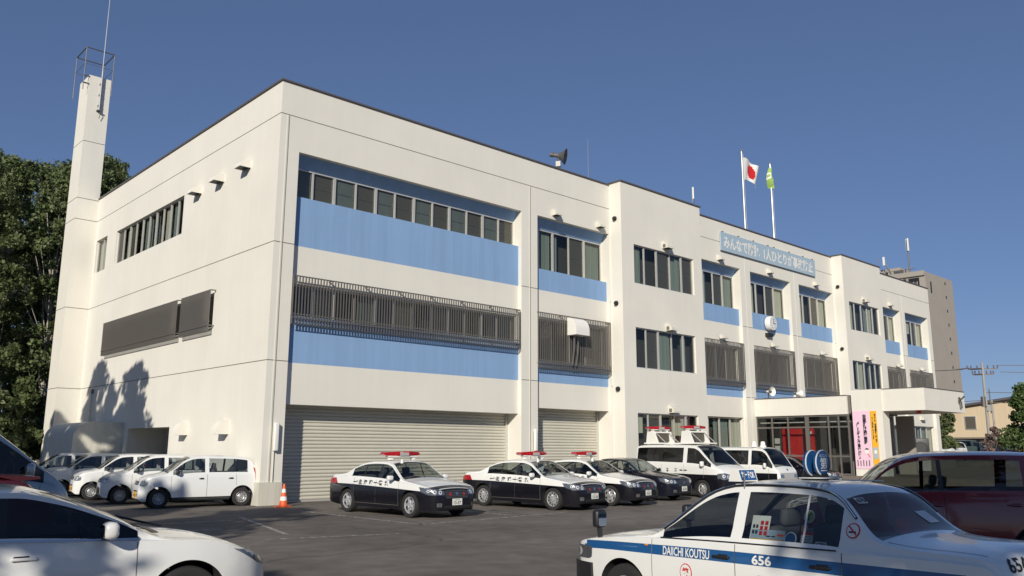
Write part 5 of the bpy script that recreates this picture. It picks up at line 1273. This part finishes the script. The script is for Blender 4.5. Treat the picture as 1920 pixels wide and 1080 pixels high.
# ------------------------------------------------------------ trees
def leaf_mesh(name, h, r, z0, n, size, mt, seed, shape='round', clumps=60, droop=0.0):
    g=np.random.default_rng(seed)
    # clump centres fill an uneven crown
    cs=[]
    while len(cs)<clumps:
        t=g.random()**0.85; z=z0+(h-z0)*t
        if shape=='round': rr=r*math.sin(math.pi*min(.98,(.10+.88*t)))**0.6*(1.05-.45*t)
        elif shape=='cone': rr=r*(1-t)**0.7
        else: rr=r*(math.sin(math.pi*(.06+.9*t))**0.7)
        a=g.random()*6.283; q=g.random()**0.5; rr*=g.uniform(.55,1.1)
        cs.append((rr*q*math.cos(a),rr*q*math.sin(a),z,g.uniform(.55,1.15)))
    cs=np.array(cs); idx=g.integers(0,len(cs),n); c=cs[idx]
    cr=r*(.22 if clumps>100 else .30)*c[:,3]
    d=g.normal(size=(n,3)); d/=np.linalg.norm(d,axis=1)[:,None]; rad=cr*g.random(n)**0.45
    p=c[:,:3]+d*rad[:,None]*np.array([1,1,.8 if shape!='cone' else 2.0]); p[:,2]-=droop*rad*g.random(n)
    ax=g.normal(size=(n,3)); ax/=np.linalg.norm(ax,axis=1)[:,None]
    up=np.cross(ax,g.normal(size=(n,3))); up/=np.linalg.norm(up,axis=1)[:,None]
    sz=size*g.uniform(.6,1.4,n)[:,None]
    v=np.stack([p-ax*sz*.5,p-up*sz*.32,p+ax*sz*.5,p+up*sz*.32],1).reshape(-1,3)
    me=bpy.data.meshes.new(name); me.vertices.add(len(v)); me.vertices.foreach_set('co',v.ravel())
    me.loops.add(4*n); me.loops.foreach_set('vertex_index',np.arange(4*n)); me.polygons.add(n)
    me.polygons.foreach_set('loop_start',np.arange(0,4*n,4)); me.polygons.foreach_set('loop_total',np.full(n,4)); me.update(calc_edges=True); me.validate()
    me.materials.append(M[mt]); return me, cs
def tree(name,x,y,h,r,z0,n,size,mt,seed,lab,cat='tree',grp=None,bark='bark',shape='round',clumps=60,tr=.22,lean=0,scale=1,droop=0):
    t=empty(name,(x,y,0),random.random()*6,lab,cat,grp); me,cs=leaf_mesh('crown',h,r,z0,n,size,mt,seed,shape,clumps,droop)
    o=bpy.data.objects.new('crown',me); col.objects.link(o); o.parent=t
    b=MB(); k=9; pts=[(lean*h*(i/k)**1.5+.12*math.sin(i*1.7+seed),.1*math.cos(i*1.3+seed),h*.93*i/k) for i in range(k+1)]
    pts[0]=(0,0,0)
    for i in range(k): b.tube(pts[i],pts[i+1],tr*(1-i/k)**.8+.02,tr*(1-(i+1)/k)**.8+.02,bark,8,False)
    for c in cs[::2]:
        i=max(1,min(k-1,int((c[2]-.25*r)/h*k*.9))); b.tube(pts[i],tuple(c[:3]),tr*.22,.015,bark,5,False)
    b.build('trunk',t); return t
GW='tall trees of the wood behind the building'
wood=[(-4.8,23,16.2,2.8),(-2.6,25.5,17.2,2.7),(-.6,24,16.6,2.5),(.6,29,18.6,2.8),(-2.2,33,19.6,3.2),(2.6,30.5,20.2,2.5),(4.7,35,21.6,2.5),(6.5,38.5,22.6,2.2),(1.8,39,21.5,3.2),(9.2,45,21.5,2.6)]
labs=['tree of the wood at the very left edge of the picture','birch of the wood left of the chimney with a pale trunk','dense tree of the wood touching the left side of the chimney','tree of the wood standing behind the chimney shaft','tall tree in the back of the wood at the left edge','tree top seen just right of the chimney above the roof edge','narrow tree top right of the chimney, the middle one','pointed tree top farthest right above the roof edge','tall tree in the back of the wood behind the chimney','distant tree top barely rising over the roof edge']
for i,((x,y,h,r),l) in enumerate(zip(wood,labs)):
    tree('birch_tree' if i in (1,3) else 'tree',x,y,h,r,1.2 if i<5 else 5,30000 if i<6 else 16000,.19,'leaf' if i%3 else 'leaf_dark',20+i,l,'tree',GW,'birch' if i in (1,2,3,5) else 'bark','tall',210,.17,.015*(-1)**i)
for i,(x,y,h,l) in enumerate(((-3.6,20.5,4.2,'leafy bush at the left edge before the wood'),(-1.9,22.2,5.0,'leafy bush against the base of the chimney side of the wood'))):
    tree('bush',x,y,h,1.7,.2,5000,.24,'leaf_dark',60+i,l,'bush','bushes under the wood',shape='round',clumps=40,tr=.07)
# trees out of the frame at the left whose shade falls on the wall, the cars and the ground
GS='trees left of the car park that shade it'
sh=[(-14.7,6.2,13.6,2.3,'poplar',4.0,12000,'tall slim poplar left of the car park whose shade falls beside the drain pipe'),
    (-13.9,1.9,12.9,2.5,'poplar',4.0,12000,'broader poplar left of the car park, nearer the cars'),
    (-14.5,4.1,12.6,1.6,'poplar',4.0,6000,'slim poplar between the two bigger poplars left of the car park'),
    (-15.2,9.0,11.0,1.5,'poplar',4.0,5000,'thin poplar left of the car park, farthest from the cars'),
    (-19.9,-16.8,11.0,2.7,'round',6.0,3000,'tree left of the car park shading the kei cars and bays'),
    (-20.3,-12.6,10.2,2.5,'round',5.0,3200,'lighter tree left of the car park beside the silver minivan'),
    (-20.9,-8.6,11.2,2.4,'round',6.3,2800,'leafy tree left of the car park level with the far kei cars'),
    (-23.6,-19.6,10.6,2.6,'round',6.0,2400,'tree left of the car park standing farther back'),
    (-19.9,-23.2,6.9,2.4,'round',3.0,1700,'low sparse tree left of the white saloon'),
    (-18.3,-34.3,16.0,3.2,'round',4.6,13000,'tall tree behind the taxi whose shade covers its boot'),
    (-16.0,-35.5,17.0,3.2,'round',7.0,13000,'tree farthest behind the taxi shading the dark red wagon')]
for i,(x,y,h,r,shp,z0,n,l) in enumerate(sh):
    tree('poplar_tree' if shp=='poplar' else 'tree',x,y,h,r,z0,n,.30 if shp=='poplar' else .34,'leaf_b',90+i,l,'tree',GS,shape='tall' if shp=='poplar' else 'round',clumps=130 if shp=='poplar' else (95 if n>9000 else 50),tr=.15,droop=0)
# right side trees
tree('tree',69.0,-2.4,7.0,2.6,1.2,9000,.26,'leaf_b',131,'round leafy tree at the right edge in front of the beige building',clumps=50)
tree('tree',61.5,1.9,6.0,1.4,1.6,5000,.22,'leaf',132,'small tree hanging beside the far corner of the police station',clumps=36)
def blossom():
    tree('shrub',67.5,-.1,3.6,1.0,1.0,1800,.18,'pink_leaf',133,'pinkish flowering shrub left of the round tree','shrub',clumps=24,tr=.05)
leafmat('pink_leaf',(0.14,0.10,0.09),(0.30,0.21,0.19)); blossom()

# ------------------------------------------------------------ far buildings

t=empty('apartment_building',(162,39.4,0),0,'tall taupe apartment block with balconies behind the right end of the police station','building')
b=MB(); b.box(0,0,0,14.6,22,37.4,'taupe'); b.box(-.4,-.02,36.6,0,22,37.6,'taupe'); b.box(-.1,4.5,0,-.01,4.9,36.5,'beige')
for k in range(12): b.box(-1.1,5,2.2+k*2.95,-.02,22,3.2+k*2.95,'taupe')
b.box(3,6,37.4,8,13,39.6,'taupe'); b.build('wall',t)
for k in range(12):
    z=2.6+k*2.95
    q=MB(); q.box(14.6,1.2,z-.15,16.1,20,z,'taupe'); q.box(16.0,1.2,z,16.1,20,z+1.2,'taupe'); q.box(14.6,1.1,z-.15,16.1,1.2,z+1.2,'taupe'); q.build('balcony',t)
    q=MB(); q.box(10.2,-.06,z+.9,10.6,-.005,z+1.5,'black'); q.build('vent',t)
    q=MB()
    for y in (6.5,10,14): q.box(-.08,y,z+.75,-.01,y+1.9,z+2.1,'screen')
    q.build('window',t)
q=MB(); q.box(2.3,-.05,33.2,2.9,-.005,35.6,'black'); q.build('window',t)
q=MB(); q.box(-.02,1.2,33.2,-.006,6.8,36.3,'black'); q.box(-.30,1.5,33.3,-.24,3.0,35.4,'screen'); q.box(-.32,1.45,33.2,-.301,1.55,35.5,'alu'); q.box(-.32,2.95,33.2,-.301,3.05,35.5,'alu'); q.box(-.32,2.2,33.2,-.301,2.28,35.5,'alu'); q.box(-.5,3.3,33.2,-.03,3.6,36.3,'taupe'); q.box(-.5,5.9,33.2,-.03,6.2,36.3,'taupe'); q.build('loggia',t)
q=MB(); q.tube((3.6,4.3,37.4),(3.4,4.3,45.6),.17,.10,'alu_dark',6); q.box(3.1,3.9,42.9,3.3,4.2,45.6,'white'); q.box(3.7,4.4,43.1,3.9,4.7,45.6,'white'); q.tube((2.0,7.4,37.6),(1.4,8.6,41.4),.10,.10,'alu_dark',5); q.box(1.3,8.4,40.2,1.5,8.8,42.0,'white'); q.tube((2.0,10,37.6),(2.0,10,42.2),.05,.05,'alu_dark',5)
for i in range(7): q.tube((1+i*.5,3+i*.95,37.4),(1+i*.5,3+i*.95,39.0),.06,mt='alu_dark')
q.box(1,5,37.4,2.2,6.6,38.6,'alu_dark'); q.path([(1,7,37.4),(2,8,39.5),(1.2,9,38)],.12,'alu_dark')
q.path([(.6,2,38.4),(.6,21,38.4)],.05,'alu_dark'); q.build('rooftop_aerial',t)
t=empty('beige_building',(89.5,3.6,0),0,'low beige gabled building with a dark roof edge behind the utility pole','building')
b=MB(); b.prism([(-12,3.1),(14,3.1),(14,5.5),(0,7.35),(-12,5.6)],0,16,'beige','x'); b.box(.8,-12,0,16,14,3.1,'greywall'); b.build('wall',t)
b=MB(); b.prism([(-12.6,5.5),(-12.6,5.72),(0,7.6),(14.6,5.68),(14.6,5.45),(0,7.355)],-.5,16.4,'coping','x'); b.build('roof',t)
b=MB(); b.box(-.04,-12,3.0,.0,14,3.16,'tile'); b.build('skirting',t)
for y in (-2.9,4.9,8.0):
    q=MB(); q.box(-.08,y,4.0,-.01,y+1.2,5.5,'alu'); q.box(-.1,y+.08,4.08,-.081,y+1.12,5.42,'screen'); q.build('window',t)
# utility pole and wires
t=empty('utility_pole',(70.3,1.2,0),0,'concrete utility pole with crossarms, transformer and cables left of the round tree','utility pole')
b=MB(); b.tube((0,0,0),(0,0,9.6),.17,.10,'concrete',10); b.tube((.45,-.35,0),(.45,-.35,6.2),.10,.08,'concrete',8); b.build('pole',t)
b=MB()
for z,wd in ((9.0,1.15),(8.5,.8)):
    b.box(-.1-.6*wd,.8*wd,z-.05,-.04,.0,z+.05,'coping'); b.add([(-.6*wd,.9*wd,z-.05),(.6*wd,-.9*wd,z-.05),(.6*wd,-.9*wd,z+.06),(-.6*wd,.9*wd,z+.06)],[(0,1,2,3)],'coping')
    for k in (-1,-.75,-.35,.35,.75,1): b.tube((-.6*wd*k,.9*wd*k,z+.05),(-.6*wd*k,.9*wd*k,z+.32),.055,mt='coping',n=6)
b.tube((-.6,.9,9.1),(-1.0,1.9,9.0),.06,mt='coping',n=5); b.build('crossarm',t)
b=MB(); b.tube((-.22,.12,5.6),(-.22,.12,6.5),.2,mt='coping',n=10); b.box(-.2,-.4,5.2,.2,-.1,5.7,'alu'); b.tube((.2,-.3,5.0),(.2,-.3,7.2),.05,mt='coping'); b.build('transformer',t)
def wire(p,q_,sag,r=.035):
    b=MB(); pts=[]
    for k in range(13):
        a=k/12; pts.append((p[0]+(q_[0]-p[0])*a,p[1]+(q_[1]-p[1])*a,p[2]+(q_[2]-p[2])*a-sag*4*a*(1-a)))
    b.path(pts,r,'black',4); o=b.build('overhead_wire'); return o
for k,(p,q_,sg,l) in enumerate((((70.9,.2,9.3),(82,-24,10.2),.5,'top'),((71,0,8.7),(84,-24,9.4),.6,'second'),((70.3,1.2,6.9),(80,-22,8.2),.7,'third'),((70.3,1.2,6.0),(82,-22,6.6),.5,'lowest'),((70.3,1.2,6.2),(62,22,6.6),.5,'left-hand lower'),((69.6,2.6,9.0),(112,40,15),.6,'left-hand upper'))):
    tag(wire(p,q_,sg),l+' black overhead wire running from the utility pole','wire','overhead wires at the utility pole')
# ---- distant parked cars beyond the building
GF='cars parked far beyond the canopy'
def far(src,x,y,h,name,label,sc_=1,mats=None):
    r=copy_tree(src); r.location=(x,y,.9); r.rotation_euler=(0,0,R(h)); r.scale=(sc_,)*3; r['label']=label; r['category']='car'; r['group']=GF; r.name=name
    if mats:
        for o in tree_of(r):
            if o.type=='MESH' and any(mm and mm.name in mats for mm in o.data.materials):
                o.data=o.data.copy()
                for i,mm in enumerate(o.data.materials):
                    if mm and mm.name in mats: o.data.materials[i]=M[mats[mm.name]]
    return r
def tree_of(r):
    out=[r]
    for k in kids(r): out+=tree_of(k)
    return out
far(RW.root,71.5,4.6,150,'station_wagon','dark green wagon parked far away beyond the corner of the police station',1.0,{'paint_red':'paint_green'})
far(c0.root,62.5,1.9,175,'kei_car','pale hatchback far away in front of the dark green wagon',1.05)
far(c0.root,76.5,4.6,195,'kei_car','white hatchback far away right of the dark green wagon',1.1)
far(c0.root,77.5,2.9,200,'kei_car','second white hatchback far away, nearer to the far white van',1.05)
c=Car('van',van_spec(lines=[],bands=['paint_silver'],top_paint='paint_silver',nose_mt='paint_silver',paint='paint_silver'),(75.0,1.3,.9),196,'silver van with amber roof lamps parked far away by the round tree','van',GF)
c.wheels('disc','rim_steel')
for y in (-.5,.5):
    q=MB(); q.rbox((.6,y,2.06),(.2,.3,.14),.04,'orange'); q.build('roof_lamp',c.root)
far(RW.root,70.5,-2.2,150,'station_wagon','dark red wagon far away at the right edge under the round tree',1.0)
bpy.context.view_layer.update()
